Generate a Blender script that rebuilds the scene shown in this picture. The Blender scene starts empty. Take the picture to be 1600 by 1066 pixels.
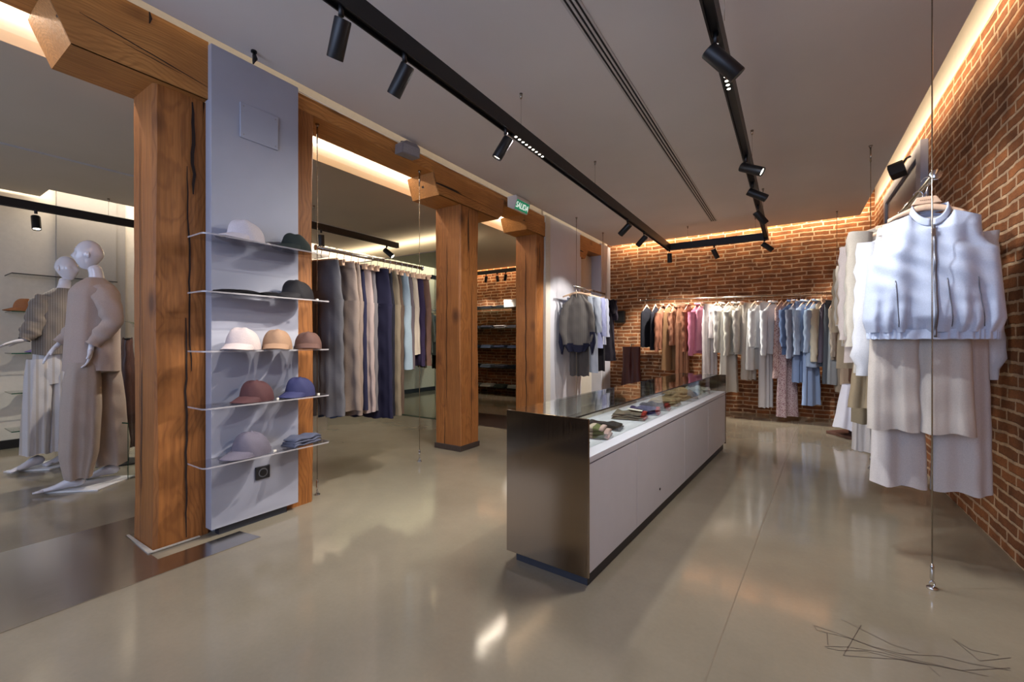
import bpy, math, random
from mathutils import Vector, Matrix
PI = math.pi
sc = bpy.context.scene
COL = sc.collection
rnd = random.Random(7)

# ------------------------------------------------------------------ camera, world, lights, exposure
YAW = math.atan(437 / 675)
cd = bpy.data.cameras.new('camera'); cam = bpy.data.objects.new('camera', cd); COL.objects.link(cam)
cd.sensor_width = 36; cd.lens = 675 / 1600 * 36; cd.clip_start = 0.05; cd.clip_end = 100
cam.location = (0, 0, 1.12); cam.rotation_euler = (PI / 2, 0, YAW)
sc.camera = cam
sc.view_settings.view_transform = 'Standard'; sc.view_settings.look = 'None'
sc.view_settings.gamma = 1; sc.view_settings.use_curve_mapping = False
sc.view_settings.exposure = 0.7
w = bpy.data.worlds.new('world'); sc.world = w; w.use_nodes = True
w.node_tree.nodes['Background'].inputs[0].default_value = (0.42, 0.55, 0.85, 1)
w.node_tree.nodes['Background'].inputs[1].default_value = 0.7
sc.cycles.max_bounces = 10; sc.cycles.transparent_max_bounces = 16
sc.cycles.diffuse_bounces = 4; sc.cycles.glossy_bounces = 5
sc.cycles.use_denoising = True
sc.cycles.sample_clamp_indirect = 4
sc.cycles.caustics_reflective = False; sc.cycles.caustics_refractive = False
try: sc.cycles.use_light_tree = True
except Exception: pass

WARM = (1.0, 0.74, 0.46); NEUT = (1.0, 0.93, 0.83)
def area(name, loc, size, energy, color, aim):
    l = bpy.data.lights.new(name, 'AREA'); l.shape = 'RECTANGLE'; l.size, l.size_y = size
    l.energy = energy; l.color = color
    o = bpy.data.objects.new(name, l); COL.objects.link(o); o.location = loc
    z = -Vector(aim).normalized()
    # long side (size) along x of lamp
    xa = Vector((0, 1, 0)) if abs(z.y) < .9 and size[0] and name.endswith('y') else Vector((1, 0, 0))
    if abs(z.dot(xa)) > .95: xa = Vector((0, 0, 1))
    ya = z.cross(xa).normalized(); xa = ya.cross(z).normalized()
    o.rotation_euler = Matrix((xa, ya, z)).transposed().to_euler()
    return o
def hide_glare(o):
    return o
# cove strips (length axis in the name: _x or _y)
area('cove_light_back_x', (-0.9, 7.5, 2.93), (3.5, .05), 24, (1, .80, .56), (0, 1, -.55))
area('cove_light_right_y', (0.79, 3.3, 2.9), (8.4, .04), 25, (1, .78, .54), (.8, 0, .25))
area('cove_light_middle_y', (-3.374, 2.9, 2.822), (9.0, .018), 30, (1, .89, .74), (1, 0, .0))
area('cove_light_beam_y', (-2.76, 2.9, 2.9), (9.0, .03), 1.6, (1, .82, .6), (-1, 0, -.6))
area('cove_light_left_y', (-6.42, 2.6, 2.84), (7.0, .05), 36, (1, .86, .68), (-1, 0, -.3))
area('cove_light_far_x', (-5.0, 7.5, 2.8), (3.0, .05), 20, WARM, (0, 1, -.5))
area('cove_light_mirror_x', (-5.3, 4.78, 2.46), (2.6, .06), 9, (1, .86, .62), (0, .25, 1))
# added bluish fill lights standing in for daylight from assumed windows behind the camera
area('assumed_window_fill_x', (-1.0, -1.75, 1.75), (3.2, 1.6), 42, (.58, .70, 1.0), (0, 1, -.05))
area('assumed_side_window_fill_x', (-4.9, -1.75, 1.75), (3.0, 1.6), 13, (.75, .82, 1.0), (0, 1, -.05))

# ------------------------------------------------------------------ materials
def lin(c):
    def f(v):
        v /= 255
        return v / 12.92 if v <= .04045 else ((v + .055) / 1.055) ** 2.4
    return tuple(f(v) for v in c) + (1,)
MATS = {}
def new_mat(name):
    m = bpy.data.materials.new(name); m.use_nodes = True
    nt = m.node_tree; b = nt.nodes['Principled BSDF']
    return m, nt, b
def N(nt, t, **k):
    n = nt.nodes.new(t)
    for a, v in k.items():
        if a.startswith('i_'):
            n.inputs[a[2:].replace('_', ' ')].default_value = v
        else: setattr(n, a, v)
    return n
def mixc(nt, fac, a, b, mode='MIX'):
    m = nt.nodes.new('ShaderNodeMix'); m.data_type = 'RGBA'; m.blend_type = mode
    for sock, v in ((m.inputs[0], fac), (m.inputs[6], a), (m.inputs[7], b)):
        if hasattr(v, 'is_linked') or hasattr(v, 'links'): nt.links.new(v, sock)
        else: sock.default_value = v
    return m.outputs[2]
def ramp(nt, src, pts):
    r = nt.nodes.new('ShaderNodeValToRGB'); e = r.color_ramp.elements
    while len(e) < len(pts): e.new(.5)
    for i, (p, c) in enumerate(pts):
        e[i].position = p; e[i].color = c if len(c) == 4 else (*c, 1)
    nt.links.new(src, r.inputs[0]); return r.outputs[0]
def g(v): return (v, v, v, 1)
def plain(name, rgb, rough=.5, metal=0, spec=.5, noise=.0, bump=0, scale=40, emit=0, coat=0):
    if name in MATS: return MATS[name]
    m, nt, b = new_mat(name); c = lin(rgb)
    b.inputs['Base Color'].default_value = c; b.inputs['Roughness'].default_value = rough
    b.inputs['Metallic'].default_value = metal; b.inputs['Specular IOR Level'].default_value = spec
    if coat: b.inputs['Coat Weight'].default_value = coat
    if emit:
        b.inputs['Emission Color'].default_value = c; b.inputs['Emission Strength'].default_value = emit
    tc = N(nt, 'ShaderNodeTexCoord'); no = N(nt, 'ShaderNodeTexNoise', i_Scale=scale, i_Detail=4.0)
    nt.links.new(tc.outputs['Object'], no.inputs['Vector'])
    if noise:
        d = tuple(x * (1 - noise) for x in c[:3]) + (1,); u = tuple(min(1, x * (1 + noise)) for x in c[:3]) + (1,)
        nt.links.new(ramp(nt, no.outputs[0], [(.3, d), (.7, u)]), b.inputs['Base Color'])
    if bump:
        bp = N(nt, 'ShaderNodeBump', i_Strength=bump, i_Distance=.01)
        nt.links.new(no.outputs[0], bp.inputs['Height']); nt.links.new(bp.outputs[0], b.inputs['Normal'])
    MATS[name] = m; return m
def fabric(rgb, stripe=None, pattern=None, weave=1.0, rough=.9, sheen=.15, trans=0):
    key = 'fabric_%d_%d_%d' % tuple(rgb) + ('s' if stripe else '') + ('p' if pattern else '') + ('t' if trans else '')
    if key in MATS: return MATS[key]
    m, nt, b = new_mat(key); c = tuple(v * .78 for v in lin(rgb)[:3]) + (1,)
    b.inputs['Roughness'].default_value = rough; b.inputs['Specular IOR Level'].default_value = .25
    b.inputs['Sheen Weight'].default_value = 0
    tc = N(nt, 'ShaderNodeTexCoord')
    n1 = N(nt, 'ShaderNodeTexNoise', i_Scale=9.0, i_Detail=5.0); nt.links.new(tc.outputs['Object'], n1.inputs['Vector'])
    n2 = N(nt, 'ShaderNodeTexNoise', i_Scale=260.0, i_Detail=2.0); nt.links.new(tc.outputs['Object'], n2.inputs['Vector'])
    d = tuple(x * .93 for x in c[:3]) + (1,); u = tuple(min(1, x * 1.05) for x in c[:3]) + (1,)
    col = ramp(nt, n2.outputs[0], [(.35, d), (.65, u)])
    if stripe:
        sx = N(nt, 'ShaderNodeSeparateXYZ'); nt.links.new(tc.outputs['Object'], sx.inputs[0])
        mu = N(nt, 'ShaderNodeMath', operation='MULTIPLY'); mu.inputs[1].default_value = stripe[1]
        nt.links.new(sx.outputs[0], mu.inputs[0])
        sn = N(nt, 'ShaderNodeMath', operation='SINE'); nt.links.new(mu.outputs[0], sn.inputs[0])
        f = ramp(nt, sn.outputs[0], [(.45, g(0)), (.6, g(1))])
        col = mixc(nt, f, col, tuple(v * .78 for v in lin(stripe[0])[:3]) + (1,))
    if pattern:
        vo = N(nt, 'ShaderNodeTexVoronoi', i_Scale=float(pattern[1])); nt.links.new(tc.outputs['Object'], vo.inputs['Vector'])
        f = ramp(nt, vo.outputs['Distance'], [(.32, g(1)), (.4, g(0))])
        col = mixc(nt, f, col, lin(pattern[0]))
    nt.links.new(col, b.inputs['Base Color'])
    ad = N(nt, 'ShaderNodeMath', operation='MULTIPLY_ADD'); ad.inputs[1].default_value = .12
    nt.links.new(n2.outputs[0], ad.inputs[0]); nt.links.new(n1.outputs[0], ad.inputs[2])
    bp = N(nt, 'ShaderNodeBump', i_Strength=.2 * weave, i_Distance=.02)
    nt.links.new(ad.outputs[0], bp.inputs['Height']); nt.links.new(bp.outputs[0], b.inputs['Normal'])
    MATS[key] = m; return m
def brick_mat(name, axis):
    m, nt, b = new_mat(name)
    ge = N(nt, 'ShaderNodeNewGeometry'); sx = N(nt, 'ShaderNodeSeparateXYZ'); nt.links.new(ge.outputs['Position'], sx.inputs[0])
    cb = N(nt, 'ShaderNodeCombineXYZ')
    nt.links.new(sx.outputs['X' if axis == 'x' else 'Y'], cb.inputs[0]); nt.links.new(sx.outputs['Z'], cb.inputs[1])
    wn = N(nt, 'ShaderNodeTexNoise', i_Scale=3.2, i_Detail=3.0); nt.links.new(cb.outputs[0], wn.inputs['Vector'])
    wn2 = N(nt, 'ShaderNodeTexNoise', i_Scale=22.0, i_Detail=3.0); nt.links.new(cb.outputs[0], wn2.inputs['Vector'])
    s1 = N(nt, 'ShaderNodeVectorMath', operation='SUBTRACT'); s1.inputs[1].default_value = (.5, .5, .5); nt.links.new(wn.outputs['Color'], s1.inputs[0])
    s2 = N(nt, 'ShaderNodeVectorMath', operation='SCALE'); s2.inputs['Scale'].default_value = .045; nt.links.new(s1.outputs[0], s2.inputs[0])
    s3 = N(nt, 'ShaderNodeVectorMath', operation='SUBTRACT'); s3.inputs[1].default_value = (.5, .5, .5); nt.links.new(wn2.outputs['Color'], s3.inputs[0])
    s4 = N(nt, 'ShaderNodeVectorMath', operation='SCALE'); s4.inputs['Scale'].default_value = .014; nt.links.new(s3.outputs[0], s4.inputs[0])
    a1 = N(nt, 'ShaderNodeVectorMath', operation='ADD'); nt.links.new(cb.outputs[0], a1.inputs[0]); nt.links.new(s2.outputs[0], a1.inputs[1])
    a2 = N(nt, 'ShaderNodeVectorMath', operation='ADD'); nt.links.new(a1.outputs[0], a2.inputs[0]); nt.links.new(s4.outputs[0], a2.inputs[1])
    br = N(nt, 'ShaderNodeTexBrick', offset=.5, squash=.72, squash_frequency=3)
    br.inputs['Scale'].default_value = 1; br.inputs['Brick Width'].default_value = .255; br.inputs['Row Height'].default_value = .063
    br.inputs['Mortar Size'].default_value = .0105; br.inputs['Mortar Smooth'].default_value = .35; br.inputs['Bias'].default_value = -.1
    br.inputs['Color1'].default_value = lin((150, 98, 62)); br.inputs['Color2'].default_value = lin((112, 74, 50)); br.inputs['Mortar'].default_value = lin((190, 164, 136))
    nt.links.new(a2.outputs[0], br.inputs['Vector'])
    n3 = N(nt, 'ShaderNodeTexNoise', i_Scale=7.0, i_Detail=6.0); nt.links.new(cb.outputs[0], n3.inputs['Vector'])
    n4 = N(nt, 'ShaderNodeTexNoise', i_Scale=90.0, i_Detail=4.0); nt.links.new(cb.outputs[0], n4.inputs['Vector'])
    c = mixc(nt, 1.0, br.outputs['Color'], ramp(nt, n3.outputs[0], [(.3, (.62, .56, .55, 1)), (.68, (1.25, 1.15, 1.05, 1))]), 'MULTIPLY')
    c = mixc(nt, 1.0, c, ramp(nt, n4.outputs[0], [(.3, g(.8)), (.7, g(1.12))]), 'MULTIPLY')
    nt.links.new(c, b.inputs['Base Color']); b.inputs['Roughness'].default_value = .9; b.inputs['Specular IOR Level'].default_value = .2
    inv = N(nt, 'ShaderNodeMath', operation='SUBTRACT'); inv.inputs[0].default_value = 1; nt.links.new(br.outputs['Fac'], inv.inputs[1])
    h = N(nt, 'ShaderNodeMath', operation='MULTIPLY_ADD'); h.inputs[1].default_value = .35; nt.links.new(n4.outputs[0], h.inputs[0]); nt.links.new(inv.outputs[0], h.inputs[2])
    bp = N(nt, 'ShaderNodeBump', i_Strength=.9, i_Distance=.014); nt.links.new(h.outputs[0], bp.inputs['Height']); nt.links.new(bp.outputs[0], b.inputs['Normal'])
    return m
def lerp_(a, b, t): return a + (b - a) * t
def wood_mat(name, axis, c1=(166, 106, 54), c2=(126, 76, 36), c3=(84, 48, 24)):
    m, nt, b = new_mat(name)
    tc = N(nt, 'ShaderNodeTexCoord'); mp = N(nt, 'ShaderNodeMapping')
    nt.links.new(tc.outputs['Object'], mp.inputs['Vector'])
    s = {'z': (1, 1, .045), 'y': (1, .045, 1), 'x': (.045, 1, 1)}[axis]; mp.inputs['Scale'].default_value = s
    wob = N(nt, 'ShaderNodeTexNoise', i_Scale=2.0, i_Detail=2.0); nt.links.new(tc.outputs['Object'], wob.inputs['Vector'])
    ws = N(nt, 'ShaderNodeVectorMath', operation='SCALE'); ws.inputs['Scale'].default_value = .16; nt.links.new(wob.outputs['Color'], ws.inputs[0])
    ad = N(nt, 'ShaderNodeVectorMath', operation='ADD'); nt.links.new(mp.outputs[0], ad.inputs[0]); nt.links.new(ws.outputs[0], ad.inputs[1])
    wv = N(nt, 'ShaderNodeTexWave', wave_type='RINGS', rings_direction=axis.upper(), i_Scale=26.0, i_Distortion=5.0, i_Detail=2.0)
    wv.inputs['Detail Scale'].default_value = .8
    nt.links.new(ad.outputs[0], wv.inputs['Vector'])
    fi = N(nt, 'ShaderNodeTexNoise', i_Scale=70.0, i_Detail=5.0); nt.links.new(mp.outputs[0], fi.inputs['Vector'])
    big = N(nt, 'ShaderNodeTexNoise', i_Scale=3.0, i_Detail=4.0); nt.links.new(tc.outputs['Object'], big.inputs['Vector'])
    kn = N(nt, 'ShaderNodeTexVoronoi', i_Scale=2.9); km = N(nt, 'ShaderNodeMapping')
    km.inputs['Scale'].default_value = {'z': (1, 1, .6), 'y': (1, .6, 1), 'x': (.6, 1, 1)}[axis]
    nt.links.new(tc.outputs['Object'], km.inputs['Vector']); nt.links.new(km.outputs[0], kn.inputs['Vector'])
    mid = tuple(lerp_(x, y, .45) for x, y in zip(c1, c2)); c = ramp(nt, wv.outputs[0], [(.0, lin(mid)), (.5, lin(c1)), (1, lin(c1))])
    c = mixc(nt, ramp(nt, fi.outputs[0], [(.4, g(.0)), (.7, g(.4))]), c, lin(c3))
    c = mixc(nt, ramp(nt, big.outputs[0], [(.42, g(0)), (.7, g(.6))]), c, lin(c2))
    c = mixc(nt, ramp(nt, kn.outputs['Distance'], [(.06, g(.9)), (.19, g(.0))]), c, lin(c3))
    cr = N(nt, 'ShaderNodeTexNoise', i_Scale=14.0, i_Detail=2.0); nt.links.new(mp.outputs[0], cr.inputs['Vector'])
    crk = ramp(nt, cr.outputs[0], [(.30, g(1)), (.325, g(0))])
    c = mixc(nt, crk, c, lin((40, 22, 12)))
    nt.links.new(c, b.inputs['Base Color']); b.inputs['Roughness'].default_value = .55; b.inputs['Specular IOR Level'].default_value = .35
    bp = N(nt, 'ShaderNodeBump', i_Strength=.4, i_Distance=.006); nt.links.new(fi.outputs[0], bp.inputs['Height'])
    bp2 = N(nt, 'ShaderNodeBump', i_Strength=.5, i_Distance=.01, invert=True); nt.links.new(crk, bp2.inputs['Height']); nt.links.new(bp.outputs[0], bp2.inputs['Normal'])
    nt.links.new(bp2.outputs[0], b.inputs['Normal'])
    return m
def floor_mat():
    m, nt, b = new_mat('polished_resin_floor')
    tc = N(nt, 'ShaderNodeTexCoord')
    n1 = N(nt, 'ShaderNodeTexNoise', i_Scale=.9, i_Detail=6.0, i_Roughness=.6); nt.links.new(tc.outputs['Object'], n1.inputs['Vector'])
    n2 = N(nt, 'ShaderNodeTexNoise', i_Scale=60.0, i_Detail=3.0); nt.links.new(tc.outputs['Object'], n2.inputs['Vector'])
    c = ramp(nt, n1.outputs[0], [(.3, lin((120, 111, 95))), (.7, lin((142, 132, 114)))])
    c = mixc(nt, 1.0, c, ramp(nt, n2.outputs[0], [(.3, g(.97)), (.7, g(1.02))]), 'MULTIPLY')
    nt.links.new(c, b.inputs['Base Color'])
    nt.links.new(ramp(nt, n1.outputs[0], [(.3, g(.07)), (.7, g(.15))]), b.inputs['Roughness'])
    b.inputs['Specular IOR Level'].default_value = .6
    n3 = N(nt, 'ShaderNodeTexNoise', i_Scale=2.2, i_Detail=2.0); nt.links.new(tc.outputs['Object'], n3.inputs['Vector'])
    bp = N(nt, 'ShaderNodeBump', i_Strength=.05, i_Distance=.05); nt.links.new(n3.outputs[0], bp.inputs['Height']); nt.links.new(bp.outputs[0], b.inputs['Normal'])
    return m
def steel_mat(name, rough=.28, col=(178, 176, 172), axis=2):
    m, nt, b = new_mat(name)
    tc = N(nt, 'ShaderNodeTexCoord'); mp = N(nt, 'ShaderNodeMapping')
    mp.inputs['Scale'].default_value = {0: (1, 90, 90), 1: (90, 1, 90), 2: (90, 90, 1)}[axis]
    nt.links.new(tc.outputs['Object'], mp.inputs['Vector'])
    n = N(nt, 'ShaderNodeTexNoise', i_Scale=5.0, i_Detail=4.0); nt.links.new(mp.outputs[0], n.inputs['Vector'])
    c = lin(col)
    nt.links.new(ramp(nt, n.outputs[0], [(.3, tuple(x * .94 for x in c[:3]) + (1,)), (.7, c)]), b.inputs['Base Color'])
    b.inputs['Metallic'].default_value = 1
    nt.links.new(ramp(nt, n.outputs[0], [(.3, g(rough - .04)), (.7, g(rough + .06))]), b.inputs['Roughness'])
    return m
def glass_mat(name, tint=(.93, .97, .95), rough=0.0, ior=1.5, edge=None):
    m = bpy.data.materials.new(name); m.use_nodes = True; nt = m.node_tree; nt.nodes.clear()
    o = N(nt, 'ShaderNodeOutputMaterial'); t = N(nt, 'ShaderNodeBsdfTransparent'); t.inputs[0].default_value = (*tint, 1)
    gl = N(nt, 'ShaderNodeBsdfGlossy', i_Roughness=rough); lw = N(nt, 'ShaderNodeLayerWeight', i_Blend=.5)
    pw = N(nt, 'ShaderNodeMath', operation='POWER'); pw.inputs[1].default_value = 5.0; nt.links.new(lw.outputs['Facing'], pw.inputs[0])
    fr = N(nt, 'ShaderNodeMath', operation='MULTIPLY_ADD'); fr.inputs[1].default_value = .9; fr.inputs[2].default_value = .035 * ior / 1.5; nt.links.new(pw.outputs[0], fr.inputs[0])
    no = N(nt, 'ShaderNodeTexNoise', i_Scale=3.0); bp = N(nt, 'ShaderNodeBump', i_Strength=.01)
    nt.links.new(no.outputs[0], bp.inputs['Height']); nt.links.new(bp.outputs[0], gl.inputs['Normal'])
    mx = N(nt, 'ShaderNodeMixShader'); nt.links.new(fr.outputs[0], mx.inputs[0]); nt.links.new(t.outputs[0], mx.inputs[1]); nt.links.new(gl.outputs[0], mx.inputs[2])
    nt.links.new(mx.outputs[0], o.inputs[0]); return m

M_floor = floor_mat()
M_wall = plain('warm_white_plaster', (205, 198, 186), .75, noise=.03, bump=.05, scale=30)
M_panel = plain('satin_white_panel', (166, 167, 178), .5, noise=.02, scale=8)
M_cnt = plain('counter_lacquer', (204, 205, 216), .45, noise=.02, scale=8)
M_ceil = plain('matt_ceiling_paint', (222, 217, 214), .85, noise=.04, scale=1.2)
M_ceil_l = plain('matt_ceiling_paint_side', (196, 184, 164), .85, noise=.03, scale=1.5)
M_grey = plain('grey_wall_cloth', (150, 146, 142), .7, noise=.02)
M_brx = brick_mat('old_brick_wall_back', 'x'); M_bry = brick_mat('old_brick_wall_side', 'y')
M_wz = wood_mat('old_pine_upright', 'z'); M_wy_lit = wood_mat('old_pine_beam_lit', 'y', (196, 136, 72), (152, 98, 48), (98, 60, 30)); M_wx = wood_mat('old_pine_across', 'x')  # lengthwise pine is lighter: the lit look of the beams painted into its colour
M_black = plain('black_powder_coat', (16, 15, 17), .45, noise=.1, scale=20)
M_blackp = plain('dark_plinth_paint', (44, 46, 54), .5, noise=.05)
M_steel = steel_mat('brushed_steel_side', .11, (150, 132, 112), 2)
M_plate = steel_mat('brushed_floor_steel', .2, (206, 204, 202), 1)
M_chrome = plain('polished_chrome', (210, 210, 212), .12, 1, noise=.03)
M_nick = plain('nickel_tube', (170, 160, 146), .25, 1, noise=.03)
M_glass = glass_mat('clear_glass', (.955, .98, .965)); M_acr = glass_mat('clear_acrylic', (.93, .93, .95), .05, 2.4)
def rim_mat():
    m, nt, b = new_mat('acrylic_rim'); b.inputs['Base Color'].default_value = (.8, .76, .78, 1); b.inputs['Roughness'].default_value = .12
    b.inputs['Alpha'].default_value = .38; b.inputs['Specular IOR Level'].default_value = .9
    no = N(nt, 'ShaderNodeTexNoise', i_Scale=30.0); bp = N(nt, 'ShaderNodeBump', i_Strength=.05); nt.links.new(no.outputs[0], bp.inputs['Height']); nt.links.new(bp.outputs[0], b.inputs['Normal'])
    return m
M_rim = rim_mat()
M_gedge = plain('green_glass_edge', (20, 70, 52), .1, noise=.1)
M_dedge = plain('dark_glass_edge', (22, 28, 28), .15, noise=.1)
M_aedge = plain('frosted_acrylic_edge', (196, 186, 190), .25, noise=.1)
M_mirror = plain('silvered_mirror', (206, 220, 206), .02, 1, noise=.01)
M_hang = plain('pale_beech_hanger', (214, 180, 150), .5, noise=.08, scale=60)
M_white = plain('white_enamel', (232, 230, 228), .35, noise=.02)
M_tag = plain('white_card', (226, 220, 208), .7, noise=.03)
M_manq = plain('glossy_white_fibreglass', (222, 218, 222), .12, noise=.01, coat=.5)
M_seam = plain('dark_crack', (38, 22, 14), .9, noise=.2)
M_joint = plain('dark_joint_line', (96, 86, 72), .6, noise=.1)
M_led = plain('led_strip_light', (255, 232, 196), .5, emit=9.0)
M_lens = plain('lamp_lens_glow', (255, 240, 216), .4, emit=6.0)
M_dot = plain('led_dot_glow', (255, 244, 226), .4, emit=7.0)
M_grill = plain('black_slot', (24, 22, 24), .8, noise=.1)
M_sign = plain('green_exit_face', (22, 150, 108), .4, noise=.02, emit=.25)
M_signw = plain('white_exit_letters', (240, 246, 240), .4, noise=.01, emit=.5)
M_spk = plain('grey_speaker_shell', (128, 122, 124), .5, noise=.05)
M_dwood = plain('dark_stained_wood', (88, 58, 48), .45, noise=.15, scale=25, bump=.1)
M_socket = plain('black_socket_plastic', (30, 30, 34), .35, noise=.05)
M_zip = plain('gunmetal_zip', (112, 112, 120), .4, .7, noise=.15, scale=200)
M_pine = plain('grey_plastic_trim', (150, 146, 140), .5, noise=.03)

# ------------------------------------------------------------------ mesh helpers
class MB:
    def __init__(s): s.v = []; s.f = []; s.m = []
    def add(s, vs, fs, mi=0):
        o = len(s.v); s.v += [tuple(p) for p in vs]; s.f += [tuple(i + o for i in f) for f in fs]; s.m += [mi] * len(fs)
    def box(s, a, b, mi=0, M=None):
        x0, y0, z0 = a; x1, y1, z1 = b
        vs = [(x0, y0, z0), (x1, y0, z0), (x1, y1, z0), (x0, y1, z0), (x0, y0, z1), (x1, y0, z1), (x1, y1, z1), (x0, y1, z1)]
        if M: vs = [M @ Vector(p) for p in vs]
        s.add(vs, [(0, 3, 2, 1), (4, 5, 6, 7), (0, 1, 5, 4), (1, 2, 6, 5), (2, 3, 7, 6), (3, 0, 4, 7)], mi); return s
    def rings(s, rs, mi=0, caps=(True, True), closed=True):
        n = len(rs[0]); vs = [p for r in rs for p in r]; fs = []
        for i in range(len(rs) - 1):
            for j in range(n if closed else n - 1):
                k = (j + 1) % n; fs.append((i * n + j, i * n + k, (i + 1) * n + k, (i + 1) * n + j))
        if caps[0]: fs.append(tuple(reversed(range(n))))
        if caps[1]: fs.append(tuple((len(rs) - 1) * n + j for j in range(n)))
        s.add(vs, fs, mi); return s
    def tube(s, pts, rad, n=10, mi=0, caps=(True, True), flat=1.0, up=None):
        pts = [Vector(p) for p in pts]; rs = []
        prev = None
        for i, p in enumerate(pts):
            t = (pts[min(i + 1, len(pts) - 1)] - pts[max(i - 1, 0)]).normalized()
            if prev is None:
                u = Vector(up) if up else (Vector((0, 0, 1)) if abs(t.z) < .9 else Vector((1, 0, 0)))
            else: u = prev
            a = (u - t * u.dot(t)).normalized(); b_ = t.cross(a); prev = a
            r = rad[i] if isinstance(rad, (list, tuple)) else rad
            rs.append([p + a * (r * math.cos(2 * PI * k / n)) + b_ * (r * flat * math.sin(2 * PI * k / n)) for k in range(n)])
        return s.rings(rs, mi, caps)
    def prism(s, prof, d0, d1, axis='x', mi=0):
        # prof in the two remaining axes
        def P(p, d):
            return {'x': (d, p[0], p[1]), 'y': (p[0], d, p[1]), 'z': (p[0], p[1], d)}[axis]
        n = len(prof); vs = [P(p, d0) for p in prof] + [P(p, d1) for p in prof]
        fs = [(i, (i + 1) % n, n + (i + 1) % n, n + i) for i in range(n)] + [tuple(reversed(range(n))), tuple(range(n, 2 * n))]
        s.add(vs, fs, mi); return s
    def mesh(s, name, mats, smooth=False):
        me = bpy.data.meshes.new(name); me.from_pydata(s.v, [], s.f)
        for m in (mats if isinstance(mats, (list, tuple)) else [mats]): me.materials.append(m)
        me.polygons.foreach_set('material_index', s.m)
        if smooth: me.polygons.foreach_set('use_smooth', [True] * len(me.polygons))
        me.validate(); me.update(); return me
def link(name, me, parent=None, loc=(0, 0, 0)):
    o = bpy.data.objects.new(name, me); COL.objects.link(o); o.location = loc
    if parent: o.parent = parent
    return o
def obj(name, mb, mats, parent=None, smooth=False, bevel=0, loc=(0, 0, 0), seg=2):
    o = link(name, mb.mesh(name, mats, smooth), parent, loc)
    if bevel:
        b = o.modifiers.new('bevel', 'BEVEL'); b.width = bevel; b.segments = seg; b.limit_method = 'ANGLE'; b.angle_limit = math.radians(40)
    return o
def tag(o, label, cat, group=None, kind=None):
    o['label'] = label; o['category'] = cat
    if group: o['group'] = group
    if kind: o['kind'] = kind
    return o
def thing(name, label, cat, loc=(0, 0, 0), rz=0, group=None):
    o = bpy.data.objects.new(name, None); COL.objects.link(o); o.location = loc; o.rotation_euler = (0, 0, rz)
    o.empty_display_size = .05
    return tag(o, label, cat, group)
def struct(name, mb, mats, parent=None, bevel=0, smooth=False):
    o = obj(name, mb, mats, parent, smooth, bevel)
    if not parent: o['kind'] = 'structure'
    return o
def copy_tree(o, parent=None):
    c = o.copy(); COL.objects.link(c)
    if parent: c.parent = parent
    for ch in o.children: copy_tree(ch, c)
    return c
def bx(a, b, mi=0): return MB().box(a, b, mi)

# ------------------------------------------------------------------ the room
ZC = 2.83; YB = 7.65; XR = .95; XL = -6.85; YF = -1.8
fo = struct('floor', bx((XL - .2, YF - .1, -.1), (XR + .2, YB + .2, 0)), M_floor)
# fine cast joint and scuffs in the floor
def strip_on_floor(pts, wd, z=.0006):
    m = MB()
    for i in range(len(pts) - 1):
        a = Vector((*pts[i], 0)); b_ = Vector((*pts[i + 1], 0)); t = (b_ - a).normalized(); n_ = Vector((-t.y, t.x, 0)) * wd / 2
        q = [a - n_, b_ - n_, b_ + n_, a + n_]
        m.add([(p.x, p.y, z) for p in q], [(0, 1, 2, 3)])
    return m
M_joint2 = plain('floor_joint', (118, 106, 88), .4, noise=.05)
obj('joint_line', strip_on_floor([(-.36, -.5), (-.13, 3.4), (.1, 7.4)], .004), M_joint2, fo)
M_scratch = plain('floor_scratch', (74, 62, 54), .4, noise=.1)
mb = MB()
for pts in [[(0.071, 2.073), (0.157, 2.064), (0.246, 2.046), (0.333, 2.054), (0.443, 2.115), (0.523, 2.123), (0.625, 2.152)], [(0.074, 2.069), (0.081, 2.044), (0.182, 2.055), (0.265, 2.041), (0.367, 2.041), (0.483, 2.060), (0.551, 2.073)], [(0.230, 2.176), (0.193, 2.058), (0.154, 1.931), (0.237, 1.972), (0.327, 2.020), (0.392, 2.034), (0.416, 1.986)], [(0.101, 1.952), (0.172, 1.994), (0.272, 2.025), (0.365, 2.030), (0.483, 2.060), (0.629, 2.169)], [(0.103, 1.946), (0.139, 1.952), (0.222, 2.002), (0.326, 2.015), (0.392, 2.034)], [(0.507, 2.262), (0.522, 2.228), (0.552, 2.157), (0.650, 2.239)], [(0.507, 2.262), (0.546, 2.217), (0.619, 2.232)], [(0.166, 2.178), (0.232, 2.141), (0.311, 2.097), (0.381, 2.095)], [(0.114, 2.047), (0.112, 1.968)]]:
    m2 = strip_on_floor(pts, .0022, .0008); mb.add(m2.v, m2.f)
obj('scratch', mb, M_scratch, fo)
# ceiling over main room
XCR = .78
mb = MB(); mb.box((-2.74, YF, ZC), (XCR, 7.5, ZC + .06)); struct('ceiling', mb, M_ceil)
struct('ceiling_upper', bx((-2.86, YF, 3.4), (XR + .2, YB + .2, 3.5)), M_wall)
# side room ceiling slab with cove gaps, stepping at its outer edge
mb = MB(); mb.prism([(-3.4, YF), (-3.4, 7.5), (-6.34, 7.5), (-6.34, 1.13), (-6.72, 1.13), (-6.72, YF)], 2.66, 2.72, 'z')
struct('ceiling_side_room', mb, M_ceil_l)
struct('ceiling_side_upper', bx((XL - .1, YF, 3.02), (-2.83, YB + .2, 3.1)), M_wall)
mb = MB(); mb.box((-3.42, YF, 2.72), (-3.4, 7.5, 3.02)); struct('trim_1', mb, M_wall)
# upper wall above the beam line
struct('trim_2', bx((-3.06, YF, 2.81), (-2.86, YB, 3.45)), M_wall)
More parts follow.
